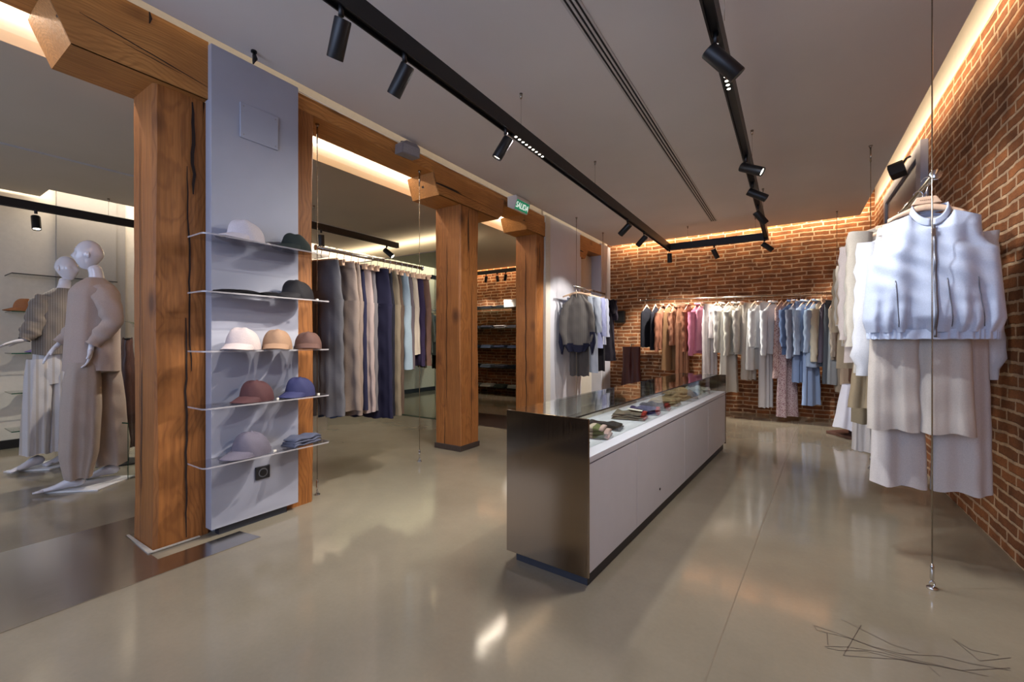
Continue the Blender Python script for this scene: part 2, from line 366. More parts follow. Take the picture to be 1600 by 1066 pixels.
# walls
struct('wall_back', bx((XL - .2, YB, 0), (XR + .2, YB + .15, 3.45)), M_brx)
struct('wall_right', bx((XR, YF - .1, 0), (XR + .15, YB, 2.97)), M_bry)
struct('trim_3', bx((XR + .004, YF - .1, 2.97), (XR + .15, YB, 3.4)), M_wall)
struct('trim_4', bx((-2.86, YF, 3.3), (XR, YF + .05, 3.4)), M_wall)
struct('wall_left', bx((XL - .15, YF - .1, 0), (XL, YB, 3.02)), M_wall)
struct('baseboard_left', bx((XL, YF, 0), (XL + .02, 4.6, .09)), M_black)
# front wall behind the camera, its shop windows assumed from the bluish light
mb = MB(); mb.box((XL, YF - .1, 0), (XR, YF, .85)); mb.box((XL, YF - .1, 2.65), (XR, YF, 3.45))
for x0, x1 in ((XL, -6.5), (-3.3, -2.7), (.7, XR)): mb.box((x0, YF - .1, .85), (x1, YF, 2.65))
struct('wall_front', mb, plain('dark_shopfront_paint', (70, 60, 58), .6, noise=.05))
for i, (x0, x1) in enumerate(((-6.5, -3.3), (-2.7, .7))):
    mb = MB()
    for a in (x0, (x0 + x1) / 2 - .03, x1 - .06): mb.box((a, YF - .09, .85), (a + .06, YF - .03, 2.65))
    for a in (.85, 2.59): mb.box((x0, YF - .09, a), (x1, YF - .03, a + .06))
    struct('window_%d' % (i + 1), mb, M_black)  # assumed window frames, unseen behind the camera
# high window in the right wall
wf = MB(); y0, y1, z0, z1 = 4.87, 6.6, 2.0, 2.8
wf.box((XR - .05, y0, z0), (XR + .0, y0 + .16, z1)); wf.box((XR - .05, y1 - .1, z0), (XR, y1, z1)); wf.box((XR - .05, y0 + .16, z1 - .1), (XR, y1 - .1, z1)); wf.box((XR - .05, y0 + .16, z0), (XR, y1 - .1, z0 + .1))
wo = struct('window_3', wf, M_panel, bevel=.004)
obj('pane', bx((XR - .03, y0 + .16, z0 + .1), (XR - .01, y1 - .1, z1 - .1)), plain('dull_grey_pane', (92, 98, 112), .35, noise=.05), wo)

# mirror wall of the fitting rooms
struct('wall_fitting_room', bx((XL, 4.63, 0), (-3.95, 4.8, 2.42)), M_wall)
mo = thing('wall_mirror', 'full-height greenish mirror closing the side room behind the trouser rail', 'mirror', (-5.4, 4.6, 0))
obj('mirror_glass', bx((-1.43, -.006, .01), (1.43, .0, 2.4)), M_mirror, mo)
mb = MB(); mb.box((-1.44, 0, 0), (1.45, .028, 2.405)); obj('backing', mb, M_gedge, mo)
mb = MB(); mb.box((1.432, -.012, 0), (1.45, 0, 2.405)); mb.box((-1.44, -.012, 2.4), (1.45, 0, 2.412)); obj('frame_edge', mb, M_pine, mo)

# ------------------------------------------------------------------ timber frame
def crack_strip(mb, pts, axis, c, wd, mi=1):
    # thin dark gap along a face; axis 'x': face at x=c, pts are (y,z); axis 'y': face at y=c, pts are (x,z)
    for i in range(len(pts) - 1):
        (a0, z0), (a1, z1) = pts[i], pts[i + 1]
        w0 = wd * (.35 + .65 * math.sin(PI * (i + .01) / (len(pts) - 1)) ** .5) / 2; w1 = wd * (.35 + .65 * abs(math.sin(PI * (i + 1) / (len(pts) - 1))) ** .5) / 2
        if abs(z1 - z0) >= abs(a1 - a0): q = [(a0 - w0, z0), (a0 + w0, z0), (a1 + w1, z1), (a1 - w1, z1)]
        else: q = [(a0, z0 - w0), (a1, z1 - w1), (a1, z1 + w1), (a0, z0 + w0)]
        vs = [(c, p[0], p[1]) if axis == 'x' else (p[0], c, p[1]) for p in q]
        mb.add(vs, [(0, 1, 2, 3)], mi)
def rough_post(name, x0, x1, y0, y1, z0, z1, label, seed, cracks=()):
    r = random.Random(seed); mb = MB(); n = 22; rs = []
    base = [(x0, y0), (x1, y0), (x1, y1), (x0, y1)]
    # perimeter with chamfers
    for i in range(n + 1):
        z = z0 + (z1 - z0) * i / n; ring = []
        ch = .012 + .006 * math.sin(z * 3 + seed)
        wob = [.004 * math.sin(z * 2.3 + seed + k * 2) + .0015 * r.uniform(-1, 1) for k in range(4)]
        X0, Y0, X1, Y1 = x0 - wob[0], y0 - wob[1], x1 + wob[2], y1 + wob[3]
        ring = [(X0 + ch, Y0, z), (X1 - ch, Y0, z), (X1, Y0 + ch, z), (X1, Y1 - ch, z), (X1 - ch, Y1, z), (X0 + ch, Y1, z), (X0, Y1 - ch, z), (X0, Y0 + ch, z)]
        rs.append(ring)
    mb.rings(rs)
    cx, cy = (x0 + x1) / 2, (y0 + y1) / 2
    for ax, c, pts, wd in cracks: crack_strip(mb, pts, ax, c, wd)
    mb.v = [(p[0] - cx, p[1] - cy, p[2] - z0) for p in mb.v]
    o = obj(name, mb, [M_wz, M_seam]); o.location = (cx, cy, z0)
    return tag(o, label, 'post')
def wig(a0, a1, z0, z1, n, amp, seed):
    r = random.Random(seed); return [(a0 + (a1 - a0) * i / n + r.uniform(-amp, amp), z0 + (z1 - z0) * i / n) for i in range(n + 1)]
rough_post('timber_post', -3.15, -2.85, .895, 1.165, 0.0, 2.5, 'thick orange-brown pine post left of the white cap display, split by long cracks', 1,
    [('x', -2.842, wig(1.07, 1.075, 2.47, 1.95, 9, .006, 3), .018), ('x', -2.842, wig(1.045, 1.06, 2.1, .95, 16, .005, 4), .009),
     ('x', -2.842, wig(1.035, 1.04, 1.25, .02, 18, .004, 5), .011), ('y', .887, wig(-3.03, -3.02, 2.3, .02, 20, .006, 6), .008)])
rough_post('timber_post', -3.14, -2.805, 1.52, 1.78, 0.0, 2.698, 'slim strip of pine post right of the white cap display', 2)
fp = rough_post('timber_post', -3.15, -2.81, 3.38, 3.68, 0.055, 2.51, 'free-standing square pine post on a dark foot, middle of the floor', 3,
    [('x', -2.803, wig(3.56, 3.55, 1.75, .06, 16, .004, 8), .007), ('y', 3.372, wig(-2.98, -2.99, 2.2, .4, 16, .006, 9), .006), ('x', -2.803, wig(3.5, 3.52, 2.45, 1.8, 8, .004, 10), .005)])
obj('foot_plate', bx((-.175, -.16, -.055), (.18, .16, 0)), plain('dark_steel_foot', (70, 58, 52), .5, .3, noise=.1), fp, bevel=.003)
rough_post('timber_post', -3.14, -2.815, 4.94, 5.14, 0.0, 2.528, 'far pine post beside the white wall below the green exit sign', 4,
    [('y', 4.932, wig(-2.98, -2.97, 2.3, .05, 20, .008, 11), .012)])
def beam(name, prof, x0, x1, label, cracks=()):
    cy = sum(p[0] for p in prof) / len(prof); cz = min(p[1] for p in prof); cx = (x0 + x1) / 2
    mb = MB()
    if 'corbel' in name:      # lower block under the beam plus a cheek lapping over the beam's face
        zb = 2.699; lo = []
        for (a0, z0_), (a1, z1_) in zip(prof, prof[1:] + prof[:1]):
            if z0_ <= zb: lo.append((a0, z0_))
            if (z0_ - zb) * (z1_ - zb) < 0: u = (zb - z0_) / (z1_ - z0_); lo.append((a0 + (a1 - a0) * u, zb))
        mb.prism([(p[0] - cy, p[1] - cz) for p in lo], x0 - cx, x1 - cx, 'x')
        mb.prism([(p[0] - cy, p[1] - cz) for p in prof], -2.8115 - cx, x1 - cx + .0004, 'x')
    else: mb.prism([(p[0] - cy, p[1] - cz) for p in prof], x0 - cx, x1 - cx, 'x')
    for pts, wd in cracks: crack_strip(mb, [(a - cy, b - cz) for a, b in pts], 'x', x1 - cx + .001, wd)
    o = obj(name, mb, [M_wy_lit, M_seam], bevel=0); o.location = (cx, cy, cz)
    return tag(o, label, 'beam')
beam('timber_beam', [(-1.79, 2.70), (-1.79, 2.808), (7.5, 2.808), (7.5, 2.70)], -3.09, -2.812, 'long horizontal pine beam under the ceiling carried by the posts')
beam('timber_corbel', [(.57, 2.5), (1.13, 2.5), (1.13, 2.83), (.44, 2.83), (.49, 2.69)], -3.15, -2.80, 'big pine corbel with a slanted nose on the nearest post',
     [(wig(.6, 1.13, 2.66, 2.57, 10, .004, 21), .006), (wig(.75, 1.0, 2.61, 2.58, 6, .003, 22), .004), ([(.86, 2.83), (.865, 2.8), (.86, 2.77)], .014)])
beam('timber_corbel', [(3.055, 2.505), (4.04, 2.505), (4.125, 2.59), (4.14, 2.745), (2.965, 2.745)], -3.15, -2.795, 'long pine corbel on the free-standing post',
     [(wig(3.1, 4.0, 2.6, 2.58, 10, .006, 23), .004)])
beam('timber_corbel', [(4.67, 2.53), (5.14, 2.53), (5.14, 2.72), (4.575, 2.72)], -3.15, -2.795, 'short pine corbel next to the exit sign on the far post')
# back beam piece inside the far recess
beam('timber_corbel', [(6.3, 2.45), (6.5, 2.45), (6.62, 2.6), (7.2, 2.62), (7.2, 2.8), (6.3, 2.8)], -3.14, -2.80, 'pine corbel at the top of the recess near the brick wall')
# white cable clipped along the beam
pts = [(-2.806, .2 + i * .3, 2.812 + .004 * math.sin(i * 1.7)) for i in range(17)]
tag(obj('cable_run', MB().tube(pts, .004, 6), M_white, smooth=True), 'thin white cable clipped along the top of the pine beam', 'cable')

# white wall parts between the posts
struct('wall_pier', bx((-3.1, 1.175, 0), (-2.86, 1.508, 2.65)), M_panel)
cp = thing('cap_display_panel', 'tall white wall panel on a dark plinth carrying the clear cap shelves', 'display panel', (-2.79, 1.385, 0))
obj('panel_board', bx((-.04, -.257, .045), (.03, .258, 2.81)), M_panel, cp, bevel=.002)
obj('plinth', bx((-.036, -.21, 0), (.012, .19, .055)), M_blackp, cp)
ap = obj('access_cover', bx((.03, -.108, 2.335), (.042, .118, 2.545)), M_panel, cp, bevel=.003)
for y in (-.09, .1):
    for z in (2.355, 2.525): obj('screw', MB().tube([(.041, y, z), (.0435, y, z)], .004, 8), M_pine, ap)
so = obj('socket', bx((.03, -.02, .265), (.04, .068, .345)), M_socket, cp, bevel=.004)
m = MB(); m.tube([(.04, .024, .305), (.0425, .024, .305)], .028, 24); obj('socket_well', m, plain('socket_ring', (96, 96, 100), .3), so)
m = MB(); m.tube([(.0425, .024, .305), (.044, .024, .305)], .021, 24); obj('socket_hole', m, M_black, so)
# far white wall
struct('wall_side', bx((-3.05, 5.15, 0), (-2.83, 6.34, 2.95)), M_wall)
struct('trim_5', bx((-2.84, 5.15, 0), (-2.79, 5.28, ZC)), M_wall)
struct('trim_6', bx((-2.83, 5.28, 0), (-2.80, 6.34, ZC)), M_cnt, bevel=.002)
struct('wall_recess', bx((-3.1, 6.34, 0), (-2.98, 7.3, 2.6)), M_wall)
struct('trim_7', bx((-3.14, 7.2, 0), (-2.80, YB, ZC)), M_cnt)

# floor plates
tag(obj('threshold_plate', MB().prism([(-3.5, -1.6), (-2.54, -1.6), (-2.54, 1.29), (-2.72, 1.26), (-2.72, .87), (-2.84, .87), (-3.2, .87), (-3.2, 1.2), (-3.5, 1.2)], 0, .004, 'z'), M_plate),
    'wide brushed steel floor plate at the foot of the nearest post', 'floor plate')
tag(obj('threshold_plate', bx((-4.2, 4.56, 0), (-3.0, 5.38, .004)), plain('dark_bronze_plate', (74, 62, 58), .3, .6, noise=.1)), 'dark metal floor plate between mirror and far post', 'floor plate')
tag(obj('post_collar', MB().prism([(-3.2, .878), (-2.825, .862), (-2.825, 1.1), (-2.842, 1.1), (-2.842, .888), (-3.2, .888)], .004, .009, 'z'), plain('pale_filler', (176, 168, 156), .8, noise=.1)), 'pale filler rim around the foot of the nearest post', 'trim')

tag(obj('reflection_mat', bx((-2.4, -1.75, 0), (.8, -.12, .012)), plain('dark_mat', (34, 24, 26), .95, noise=.3, scale=120)), 'dark mat added behind the camera to darken the steel counter end reflection', 'mat')  # unseen dark sheet, added so the steel counter end reflects something dark
# ------------------------------------------------------------------ linear diffusers
def diffuser(x, y0, y1, z, wd, label):
    t = thing('slot_diffuser', label, 'air vent', (x, (y0 + y1) / 2, z)); L = (y1 - y0) / 2
    mb = MB(); n = 3; gap = wd / (n * 2 + 1)
    for i in range(n + 1):
        a = -wd / 2 + i * 2 * gap; mb.box((a, -L, -.006), (a + gap, L, 0))
    mb.box((-wd / 2, L - .01, -.006), (wd / 2, L, 0)); mb.box((-wd / 2, -L, -.006), (wd / 2, -L + .01, 0))
    obj('frame', mb, plain('vent_white', (190, 186, 184), .5), t)
    obj('slot', bx((-wd / 2 + .002, -L + .01, -.0015), (wd / 2 - .002, L - .01, -.0005)), M_grill, t)
diffuser(-.93, -1.5, 6.72, ZC, .085, 'long white slot air vent running down the main ceiling')
diffuser(-5.15, -1.5, 4.4, 2.66, .035, 'narrow slot air vent in the side room ceiling')

# ------------------------------------------------------------------ track lights
FARW = []
def wire(name, label, p0, p1, r=.0012, cat='cable', group=None):
    t = thing(name, label, cat, p0, 0, group); d = p1[2] - p0[2]
    obj('wire', MB().tube([(0, 0, 0), (0, 0, d)], r, 6), M_nick, t, smooth=True)
    obj('ceiling_fixing', MB().tube([(0, 0, 0), (0, 0, -.035)], [.012, .006], 10), M_nick, t, smooth=True)
    return t
def track(name_label, pts, z=2.5, h=.095, wd=.05):
    # pts: list of (x,y) corners, built as boxes
    xs = sum(p[0] for p in pts) / len(pts); ys = sum(p[1] for p in pts) / len(pts)
    t = thing('light_track', name_label, 'light track', (xs, ys, z + h))
    for (a, b_) in zip(pts[:-1], pts[1:]):
        x0, x1 = sorted((a[0], b_[0])); y0, y1 = sorted((a[1], b_[1]))
        mb = MB(); x0 -= xs + wd / 2; x1 -= xs - wd / 2; y0 -= ys + wd / 2; y1 -= ys - wd / 2
        # channel: top and two cheeks with recessed underside
        mb.box((x0, y0, -h * .35), (x1, y1, 0))
        if x1 - x0 > y1 - y0:
            mb.box((x0, y0, -h), (x1, y0 + .008, -h * .35)); mb.box((x0, y1 - .008, -h), (x1, y1, -h * .35)); mb.box((x0, y0 + .008, -h * .8), (x1, y1 - .008, -h * .5))
        else:
            mb.box((x0, y0, -h), (x0 + .008, y1, -h * .35)); mb.box((x1 - .008, y0, -h), (x1, y1, -h * .35)); mb.box((x0 + .008, y0, -h * .8), (x1 - .008, y1, -h * .5))
            mb.box((x0, y0, -h), (x1, y0 + .008, 0)); mb.box((x0, y1 - .008, -h), (x1, y1, 0))
        obj('rail_profile', mb, M_black, t)
    return t
track('U-shaped black light track hanging over the counter', [(-1.57, -1.4), (-1.57, 6.82), (-.29, 6.82), (-.29, -1.4)])
track('black light track in the side room over the mannequins', [(-6.23, -1.4), (-6.23, 2.6)], 2.4, .08)
track('short black light track above the trousers', [(-4.56, 1.95), (-4.56, 4.12)], 2.4, .07)
track('black light track in front of the far glass shelves', [(-6.2, 7.0), (-3.6, 7.0)], 2.46, .07)
for x_, l_ in ((-5.9, 'left'), (-3.9, 'right')): FARW.append((x_, l_))
for x_, l_ in FARW: wire('suspension_wire', '%s thin wire of the track in front of the far glass shelves' % l_, (x_, 7.0, 2.66), (x_, 7.0, 2.53))
for (x, y, l) in ((-1.57, .9, 'nearest'), (-1.57, 2.54, 'second'), (-1.57, 3.88, 'third')):
    wire('suspension_wire', 'thin wire holding the left arm of the ceiling track, %s one' % l, (x, y, ZC), (x, y, 2.595))
for (x, y, l) in ((-.26, 2.2, 'nearest'), (-.27, 4.0, 'middle'), (-.27, 5.6, 'farthest')):
    wire('suspension_wire', 'thin wire holding the right arm of the ceiling track, %s one' % l, (x, y, ZC), (x, y, 2.595))
wire('suspension_wire', 'thin wire above the far cross track, left of the vent', (-1.3, 6.82, ZC), (-1.3, 6.82, 2.595))
wire('suspension_wire', 'thin wire above the far cross track near its right corner', (-.42, 6.82, ZC), (-.42, 6.82, 2.595))
wire('suspension_wire', 'thin wire of the side room track above the mannequins', (-6.2, 1.55, 2.66), (-6.2, 1.55, 2.48))
wire('suspension_wire', 'thin wire of the short track above the trousers', (-4.56, 2.9, 2.66), (-4.56, 2.9, 2.47))

def spot(loc, aim, label, energy=40, length=.17, r=.034, glow=True, ang=55, col=NEUT, blend=.5, lens=True):
    t = thing('track_spotlight', label, 'spotlight', loc, 0, None)
    d = Vector(aim).normalized(); p0 = Vector((0, 0, -.02)); c = p0 + d * .02
    obj('bracket', MB().tube([(0, 0, .03), (0, 0, -.03)], .012, 10), M_black, t, smooth=True)
    a = c - d * length * .35; b_ = c + d * length * .65
    a.z = min(a.z, -.01) if d.z < -.5 else a.z
    off = Vector((0, 0, -.045)); a = a + off; b_ = b_ + off
    mb = MB(); mb.tube([a, a + d * .004, b_ - d * .004, b_], [r * .94, r, r, r * .97], 24, caps=(True, False))
    mb.tube([b_, b_ - d * .03], [r * .95, r * .6], 24, caps=(False, True))
    o = obj('lamp_body', mb, M_black, t, smooth=True)
    m_ = o.modifiers.new('e', 'EDGE_SPLIT'); m_.split_angle = math.radians(50)
    obj('lens', MB().tube([b_ - d * .012, b_ - d * .011], r * .8, 20), M_lens if glow else M_chrome, t)
    if energy:
        l = bpy.data.lights.new('spot_beam', 'SPOT'); l.energy = energy; l.color = col; l.spot_size = math.radians(ang); l.spot_blend = blend; l.shadow_soft_size = .02
        lo = bpy.data.objects.new('spot_beam', l); COL.objects.link(lo); lo.parent = t
        lo.location = b_ + d * .01; lo.rotation_euler = d.to_track_quat('-Z', 'Y').to_euler()
    return t
G = 2.5
spot((-1.57, 1.12, G), (-1.15, .32, -1.75), 'black spotlight nearest the camera on the left track arm', 30, ang=34, blend=.2)
spot((-1.57, 1.47, G), (-1.15, -.02, -1.6), 'second black spotlight on the left track arm', 30, ang=32, blend=.2)
spot((-1.57, 2.35, G), (-.75, -.3, -1.5), 'third black spotlight on the left track arm, just before the light dots', 75, ang=75)
spot((-1.57, 4.85, G), (-1.0, .25, -.9), 'fourth black spotlight on the left track arm', 34, ang=45)
spot((-1.57, 5.5, G), (-1.0, .15, -1.1), 'fifth black spotlight on the left track arm', 60, ang=70)
spot((-1.55, 6.78, G), (0, .15, -1), 'black spotlight at the left corner of the U-shaped track', 130, ang=120)
spot((-.94, 6.82, G), (.35, .35, -1), 'black spotlight in the middle of the far cross track', 75, ang=70)
spot((-.31, 6.78, G), (.8, .35, -.75), 'black spotlight at the right corner of the U-shaped track', 60, ang=70)
spot((-.29, 2.15, G), (.6, .32, -.8), 'large black spotlight nearest the camera on the right track arm', 34, .2, .037, ang=60, col=(.88, .93, 1))
spot((-.29, 3.7, G), (1, -.15, -.6), 'second black spotlight on the right track arm', 18, ang=50)
spot((-.29, 4.35, G), (1, .1, -.7), 'third black spotlight on the right track arm', 20, ang=50)
spot((-.29, 5.1, G), (.75, .5, -1.2), 'fourth black spotlight on the right track arm', 80, ang=85, col=(.92, .94, 1))
spot((-6.23, 1.02, 2.4), (.3, 0, -1), 'black spotlight above the mannequins in the side room', 44, ang=80)
spot((-4.56, 2.99, 2.4), (-.1, .1, -1), 'left black spotlight on the short track above the trousers', 55, ang=80)
spot((-4.56, 3.95, 2.4), (.8, .3, -.8), 'right black spotlight at the end of the short track above the trousers', 30, ang=60)
for x, d, l in ((-5.15, (-.6, .6, -.9), 'left'), (-4.88, (0, .3, -1), 'middle'), (-4.68, (-.5, .5, -.8), 'right')):
    spot((x, 7.0, 2.46), d, '%s one of the three black spotlights in front of the far shelves' % l, 34, .13, .03, ang=60)
# extra spotlight, added only to brighten the side room floor
spot((-4.56, 2.1, 2.4), (-.4, -.3, -1), 'added black fill spotlight at the near end of the short side track', 60, ang=85)
def led_module(x, y0, y1, label):
    t = thing('led_dot_module', label, 'light', (x, (y0 + y1) / 2, 2.505)); L = y1 - y0
    obj('housing', bx((-.015, -L / 2, 0), (.015, L / 2, .02)), M_grill, t)
    n = 9
    for i in range(n):
        y = -L / 2 + (i + .5) * L / n
        obj('led_dot', MB().tube([(0, y, -.001), (0, y, .001)], .009, 10), M_dot, t)
    l = bpy.data.lights.new('module_light', 'AREA'); l.shape = 'RECTANGLE'; l.size = .03; l.size_y = L; l.energy = 20; l.color = (.98, .96, .94)
    lo = bpy.data.objects.new('module_light', l); COL.objects.link(lo); lo.parent = t; lo.location = (0, 0, -.006)
led_module(-1.57, 2.45, 2.87, 'row of bright light dots in the left track arm')
led_module(-.29, 2.27, 2.66, 'row of bright light dots in the right track arm')
# visible led line in the middle cove
tag(obj('led_strip', bx((-3.4, YF + .1, 2.812), (-3.376, 7.4, 2.832)), plain('led_strip_bright', (255, 240, 216), .5, emit=12.0)), 'bright light strip in the cove behind the pine beam', 'light strip')

# ------------------------------------------------------------------ small ceiling and wall fittings
t = thing('exit_sign', 'green SALIDA exit sign on a white wedge box above the far post', 'exit sign', (-2.70, 4.36, 2.66))
mb = MB(); mb.prism([(-.09, .03), (-.02, -.005), (.0, -.008), (.045, .11), (.03, .15), (-.09, .15)], -.15, .15, 'y'); obj('housing', mb, M_white, t, bevel=.003)
d = Vector((.045, 0, .118)).normalized(); nrm = Vector((d.z, 0, -d.x))
base_ = Vector((.0, 0, -.008))
def sg(u, v, off): p = base_ + d * v + nrm * off; return (p.x, u, p.z)
fm = MB(); fm.add([sg(-.14, .008, .001), sg(.14, .008, .001), sg(.14, .118, .001), sg(-.14, .118, .001)], [(0, 1, 2, 3)]); obj('sign_face', fm, M_sign, t)
GL = {'S': ['0111', '1000', '0110', '0001', '1110'], 'A': ['0110', '1001', '1111', '1001', '1001'], 'L': ['1000', '1000', '1000', '1000', '1111'], 'I': ['010', '010', '010', '010', '010'], 'D': ['1110', '1001', '1001', '1001', '1110']}
cu = bpy.data.curves.new('sign_text', 'FONT'); cu.body = 'SALIDA'; cu.size = .092; cu.align_x = 'CENTER'; cu.extrude = .001
to = bpy.data.objects.new('sign_letters', cu); COL.objects.link(to)
# turn the text into a mesh
dg = bpy.context.evaluated_depsgraph_get(); me = bpy.data.meshes.new_from_object(to.evaluated_get(dg)); bpy.data.objects.remove(to)
me.materials.clear(); me.materials.append(M_signw)
for v in me.vertices:
    x, y, z = v.co; p = sg(x * .9, .032 + y, .003 + z); v.co = p
link('sign_letters', me, t)
def speaker(loc, rz, label, mat, tilt=.35):
    t = thing('wall_speaker', label, 'speaker', loc, rz)
    mb = MB(); mb.prism([(-.09, -.05), (.09, -.05), (.09, .03), (.05, .06), (-.05, .06), (-.09, .03)], -.055, .055, 'x')
    o = obj('cabinet', mb, mat, t, bevel=.006)
    o.rotation_euler = (0, tilt, 0)
    mb = MB(); mb.box((.055, -.08, -.04), (.058, .08, .028)); o = obj('grille', mb, plain('speaker_grille_' + mat.name, (60, 58, 62) if mat is M_black else (150, 146, 148), .6, noise=.2, scale=300), t); o.rotation_euler = (0, tilt, 0)
    obj('bracket', MB().tube([(-.03, 0, .04), (-.06, 0, .09), (-.09, 0, .1)], .01, 8), M_black, t, smooth=True)
speaker((-2.74, 2.6, 2.74), -.15, 'small grey loudspeaker fixed to the front of the pine beam', M_spk, .1)
speaker((.8, 5.16, 2.66), PI - .25, 'black loudspeaker high beside the right wall window', M_black, .25)
t = thing('ceiling_hook', 'small black hook hanging from the ceiling beside the cap display', 'hook', (-2.66, 1.31, ZC))
obj('base', MB().tube([(0, 0, 0), (0, 0, -.01)], .016, 12), M_black, t); obj('hook_body', MB().tube([(0, 0, -.01), (0, .004, -.03), (.006, .004, -.045), (.012, -.006, -.07), (.008, -.008, -.085)], [.006, .012, .014, .008, .003], 10), M_black, t, smooth=True)

# ------------------------------------------------------------------ counter
ct = thing('display_counter', 'long white display counter with steel end panels and a glass top case', 'counter', (-.766, 1.815, 0), -math.radians(3.4))
CL = 3.2; CW = .46; HW = .593; HG = .768
obj('plinth', bx((-CW + .04, .03, 0), (-.02, CL - .04, .06)), M_blackp, ct)
obj('carcass', bx((-CW + .005, .012, .06), (-.022, CL - .012, HW - .03)), M_cnt, ct)
mb = bx((-CW, 0, .05), (0, .012, HG)); obj('end_panel', mb, M_steel, ct, bevel=.001)
obj('end_panel', bx((-CW, CL - .012, .05), (0, CL, HG)), M_steel, ct, bevel=.001)
obj('worktop', bx((-CW + .002, .012, HW - .028), (-.004, CL - .012, HW)), M_cnt, ct, bevel=.002)
for y0, y1 in ((.014, .62), (.624, 1.62), (1.624, 2.4), (2.404, CL - .014)):
    obj('door', bx((-.022, y0, .062), (-.006, y1, HW - .034)), M_cnt, ct, bevel=.0015)
lk = obj('lock', MB().tube([(-.006, 1.03, .17), (-.002, 1.03, .17)], .008, 12), M_socket, ct)
for y0, y1 in ((.014, 1.0), (1.003, 2.0), (2.003, CL - .014)):
    obj('front_glass', bx((-.085, y0, HW), (-.079, y1, HG - .008)), M_glass, ct)
    obj('rear_glass', bx((-CW + .01, y0, HW), (-CW + .016, y1, HG - .008)), M_glass, ct)
    tp = obj('top_glass', bx((-CW + .002, y0, HG - .008), (-.075, y1, HG)), M_glass, ct)
obj('glass_edge_strip', bx((-.0748, .014, HG - .008), (-.0735, CL - .014, HG)), M_dedge, ct)
obj('inner_glass', bx((-.28, 1.68, HW), (-.09, 1.686, HG - .01)), M_glass, ct)

def lay(label, cat, y, x, size, color, rz=0, h=.05, accent=None, tagc=False, seed=0, name='folded_garment', roll=False, ratio=.9, stripe=None, group='folded garments in the glass counter'):
    # in counter coordinates -> world
    c, s_ = math.cos(-math.radians(3.4)), math.sin(-math.radians(3.4))
    wx, wy = -.766 + c * x - s_ * y, 1.815 + s_ * x + c * y
    t = thing(name, label, cat, (wx, wy, HW + .001), rz - math.radians(3.4), group)
    folded(t, size, h, color, seed, accent, tagc, roll, ratio, stripe); return t
def folded(t, size, h, color, seed, accent=None, tagc=False, roll=False, ratio=.9, stripe=None, nx=26, layers=3):
    r = random.Random(seed); L, W = size
    mb = MB(); acc = MB()
    for ly in range(layers):
        z0 = h * ly / layers; th = h / layers * 1.12; sh = r.uniform(-.012, .012); sc_ = 1 - .03 * ly
        rs = []
        for i in range(nx + 1):
            u = -1 + 2 * i / nx; x = u * L / 2 * sc_ + sh
            edge = max(0, 1 - abs(u) ** 7) ** .5
            wdt = W / 2 * sc_ * (1 + .05 * math.sin(u * 4 + ly + seed)) * (.9 + .1 * edge)
            th2 = max(.003, th * (.25 + .75 * edge) * (1 + .25 * math.sin(u * 6 + seed + ly * 2)))
            if roll: th2 *= 1 + .5 * math.sin(u * 5 + seed) ** 2
            ring = []
            for k in range(18):
                a = 2 * PI * k / 18; cx = math.copysign(abs(math.cos(a)) ** .35, math.cos(a)); sz = math.copysign(abs(math.sin(a)) ** .7, math.sin(a))
                yy = wdt * cx; zz = z0 + th2 / 2 + th2 / 2 * sz
                zz += (.006 * math.sin(yy * 40 + u * 5 + seed) + .004 * math.sin(yy * 75 + u * 9)) * (.5 + .5 * sz) * (1.8 if roll else .7)
                ring.append((x, yy, max(zz, .0005)))
            rs.append(ring)
        mb.rings(rs, 0)
        if accent and ly < layers - 0:
            mbx = []
            for i in range(7):
                u = .82 + .2 * i / 6; x = u * L / 2 * sc_ + sh; e = max(.1, (1 - max(0, (u - .8) / .24) ** 4)) ** .5
                mbx.append([(x, W / 2 * 1.02 * math.cos(2 * PI * k / 16) * (.95 if abs(math.cos(2 * PI * k / 16)) > .3 else 1), z0 + th / 2 + (th / 2 + .003) * e * math.sin(2 * PI * k / 16) * 1.05 + .001, ) for k in range(16)])
            acc.rings(mbx, 0)
    obj('cloth_fold', mb, fabric(color, stripe), t, smooth=True)
    if accent: obj('contrast_trim', acc, fabric(accent), t, smooth=True)
    if tagc:
        m2 = MB(); M_ = Matrix.Translation((L * .12, W * .1, h + .012)) @ Matrix.Rotation(.1, 4, 'Y'); m2.box((-.05, -.025, 0), (.05, .025, .002), 0, M_); obj('price_tag', m2, M_tag, t)
lay('taupe folded trousers at the near end of the glass counter', 'trousers', .17, -.20, (.2, .09), (112, 102, 88), .1, .035, seed=1)
lay('olive green folded top with a pale pink rolled edge in the counter', 'clothing', .42, -.215, (.23, .15), (106, 112, 70), .25, .055, (222, 188, 182), seed=2, stripe=((206, 186, 170), 60))
lay('black folded garment behind the olive and pink one in the counter', 'clothing', .66, -.22, (.22, .12), (30, 28, 34), .2, .035, seed=3)
lay('grey-brown folded knit with cream price tag and red edge in the counter', 'clothing', 1.08, -.22, (.22, .17), (120, 110, 98), .2, .045, (178, 60, 52), True, seed=4)
lay('navy blue folded knit with red and white edge in the counter', 'clothing', 1.33, -.22, (.22, .15), (44, 44, 96), .2, .045, (190, 50, 62), seed=5)
lay('black folded knit with red edge in the counter', 'clothing', 1.57, -.22, (.22, .14), (26, 24, 30), .15, .045, (160, 40, 44), seed=6)
lay('sand coloured folded scarf lying flat in the counter', 'scarf', 1.86, -.225, (.24, .2), (176, 150, 116), .1, .05, seed=7)
lay('bulky rolled beige scarf heaped in the counter', 'scarf', 2.2, -.22, (.2, .2), (188, 158, 122), .6, .085, seed=8, roll=True)
